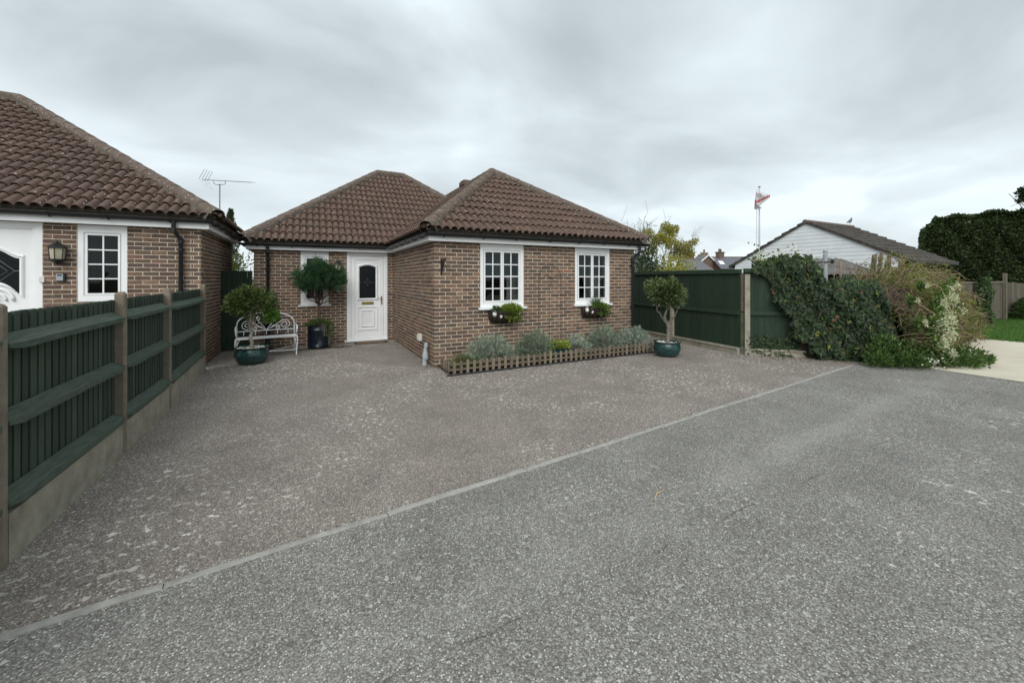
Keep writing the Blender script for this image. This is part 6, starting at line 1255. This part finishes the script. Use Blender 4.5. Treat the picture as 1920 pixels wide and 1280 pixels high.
# ------------------------------------------------------------------ board fence along the lawn
bf = thing('board_fence', (22, -1.9, 0), 'weathered grey board fence behind the lawn at the right edge', 'fence')
x = 18.2; k = 0
while x < 31:
    w2 = RNG.uniform(.13, .16); m = MB(); hh_ = 1.52 + .04 * math.sin(x * .9) + RNG.uniform(-.02, .02); m.box((x, -1.92, .05), (x + w2 - .008, -1.895 + RNG.uniform(-.006, .006), hh_), np.ones(3) * RNG.uniform(.65, 1.25), jit=.004); m.build('board', 'grey_timber', bf); x += w2; k += 1
for x in (18.15, 21.2, 23.4, 26.5, 29.5): m = MB(); m.box((x - .08, -2.03, 0), (x + .08, -1.93, 1.62 + (.28 if x == 23.4 else 0)), np.ones(3) * 1.2, jit=.006); m.build('post', 'grey_timber', bf)
m = MB(); m.box((18.2, -1.955, 1.50), (23.3, -1.93, 1.56), np.ones(3) * 1.4); m.build('capping', 'grey_timber', bf)
t = thing('ivy_post', (20.2, -2.0, 0), 'ivy column growing on the grey board fence beyond the brambles', 'ivy'); m = MB(); n = 1500; a = RNG.random(n) * 6.28; z = RNG.random(n) * 1.72; r = .42 * (1 + .2 * np.sin(z * 7)) * RNG.uniform(.7, 1, n); P = np.stack([20.3 + r * np.cos(a) * 1.2, -2.05 - np.abs(r * np.sin(a)) * .6, z], 1); leaves(m, P, rv(n) + (0, -.3, -.5), rv(n) * .6 + (0, -1, .3), RNG.uniform(.06, .10, n), .08, cols(n, (.025, .05, .02), (.09, .14, .05)), .2, 'ivy'); m.build('leaves', 'leaf', t); m = MB(); limb(m, [(20.3, -2.0, 0), (20.32, -2.02, .8), (20.28, -2.0, 1.5)], .03, .01); m.build('stems', 'bark_grey', t)
t = thing('lawn_shrub', (24.5, -2.4, 0), 'low dark shrub at the foot of the grey board fence by the lawn', 'shrub'); m = MB(); leaves(m, *spray(1600, (24.6, -2.4, .05), 1.1, .5, .85, (.02, .04, .012), (.07, .11, .03), .11, .06)); m.build('leaves', 'leaf', t); m = MB(); limb(m, [(24.6, -2.4, 0), (24.6, -2.4, .3), (24.7, -2.4, .6)], .03, .01); m.build('stems', 'bark_grey', t)
n = 26000; P = np.stack([14.45 + RNG.random(n) ** 1.4 * 12, -1.8 - RNG.random(n) * 7, np.zeros(n)], 1); m = MB(); leaves(m, P, rv(n) * (1, 1, .3) * .6 + (0, 0, .9), rv(n), RNG.uniform(.03, .07, n), .012, cols(n, (.035, .09, .016), (.10, .20, .04))); m.build('grass', 'leaf', kind='stuff', label='short mown grass of the lawn beyond the concrete drive', category='grass')
# ------------------------------------------------------------------ TV aerial
p = DD(412, 400, 15); t = thing('tv_aerial', (p.x, p.y, 0), 'thin grey TV aerial on a mast behind the left bungalow roof', 'aerial')
tp = DD(412, 346, 15); m = MB(); m.tube([(p.x, p.y, 0), (tp.x, tp.y, tp.z + .02)], .022, 8); m.build('mast', 'steel', t)
a_, b_ = DD(381, 337, 15), DD(472, 342, 14.6); m = MB(); m.tube([a_, b_], .012, 6); m.build('boom', 'steel', t)
m = MB(); c1, c2 = a_.lerp(b_, .22), a_.lerp(b_, .46); mid = Vector((tp.x, tp.y, tp.z)); m.tube([c1, c1 - Vector((0, 0, .12)), mid + (c1 - mid) * .4 - Vector((0, 0, .08)), mid, mid + (c2 - mid) * .4 - Vector((0, 0, .06)), c2 - Vector((0, 0, .12)), c2], .012, 6); m.build('cradle', 'steel', t)
perp = FW.lerp(RT, .15).normalized()
for f in (.14, .24, .28, .33, .37, .42, .47, .52, .60, .80, .90, 1.0): q = a_.lerp(b_, f); m = MB(); m.tube([q - perp * .16 - Vector((0, 0, .03)), q + perp * .16 + Vector((0, 0, .03))], .007, 5); m.build('element', 'steel', t)
for s_ in (-1, 1):
    e1 = DD(391 if s_ > 0 else 393, 319 if s_ > 0 else 356, 15)
    for o_ in (-.16, -.05, .06, .17): m = MB(); m.tube([a_ + perp * o_, e1 + perp * o_], .007, 5); m.build('reflector_rod', 'steel', t)
# ------------------------------------------------------------------ small litter on the road
for (x, y, s_, lab) in ((4.95, -5.75, .05, 'pale leaf lying on the far right of the road, left of its pair'), (5.12, -6.0, .045, 'pale leaf lying on the far right of the road, nearest the frame edge')):
    m = MB(); leaves(m, np.array([(x, y, .006)]), np.array([(1, .25, .05)]), np.array([(0, 0, 1.)]), .10, .05, cols(1, (.55, .54, .5), (.6, .6, .55)), .1); leaves(m, np.array([(x + .02, y, .004)]), np.array([(-.6, .4, .05)]), np.array([(0, 0, 1.)]), .05, .04, cols(1, (.5, .5, .46), (.55, .55, .5)), .1); m.build('fallen_leaf', 'leaf_matt', label=lab, category='leaf')
m = MB(); m.tube([(.22, -5.13, .006), (.30, -5.08, .01), (.40, -5.06, .006)], [.003, .004, .002], 5, (2.6, 2.4, 1.8)); m.tube([(.31, -5.08, .008), (.36, -5.03, .008)], .002, 4, (2.4, 2.2, 1.7)); m.build('twig', 'twig', label='single pale dry twig lying in the middle of the road', category='twig')

m = MB(); n = 900; P = np.concatenate([np.stack([RNG.uniform(-3.2, -.1, n // 3), YE - .03 - RNG.random(n // 3) ** 2 * .35, np.full(n // 3, .006)], 1), np.stack([-.03 - RNG.random(n // 3) ** 2 * .25, RNG.uniform(0, YE, n // 3), np.full(n // 3, .006)], 1), np.stack([RNG.uniform(0, 5.2, n // 3), -.76 - RNG.random(n // 3) ** 2 * .25, np.full(n // 3, .006)], 1)]); n = len(P)  # dark flecks added to deepen contact shade, thickest at the wall foot
leaves(m, P, rv(n) * (1, 1, .12), rv(n) * .25 + (0, 0, 1), RNG.uniform(.012, .035, n), .014, cols(n, (.04, .03, .018), (.17, .125, .07))); m.build('leaf_litter_or_shade', 'leaf_matt', kind='stuff', label='small dark leaf flecks added as contact shade along the bungalow walls and bed edging', category='leaves')

# loose grit gathered along both sides of the edging
n = 1500; xg = RNG.uniform(-5.5, 6.5, n); sg_ = np.where(RNG.random(n) < .6, 1, -1); yg = KY(xg) + sg_ * (kw + .004 + np.abs(RNG.normal(0, .05, n))); sz = RNG.uniform(.0025, .007, n)
oc = np.array([(1, 0, 0), (0, 1, 0), (-1, 0, 0), (0, -1, 0), (0, 0, .7), (0, 0, -.4)]); of = np.array([(0, 1, 4), (1, 2, 4), (2, 3, 4), (3, 0, 4), (1, 0, 5), (2, 1, 5), (3, 2, 5), (0, 3, 5)])
Pg = np.stack([xg, yg, sz * .4 + .001], 1); Vg = (Pg[:, None, :] + oc[None] * sz[:, None, None] * RNG.uniform(.7, 1.3, (n, 6, 1))).reshape(-1, 3); Fg = (np.arange(n)[:, None, None] * 6 + of[None]).reshape(-1, 3)
m = MB(); m.add(Vg, Fg, np.repeat(cols(n, (.12, .115, .105), (.62, .60, .55), 1.5), 8, 0)); m.build('loose_grit', 'grit', kind='stuff', label='loose stone grit scattered along the edging between driveway and road', category='grit')
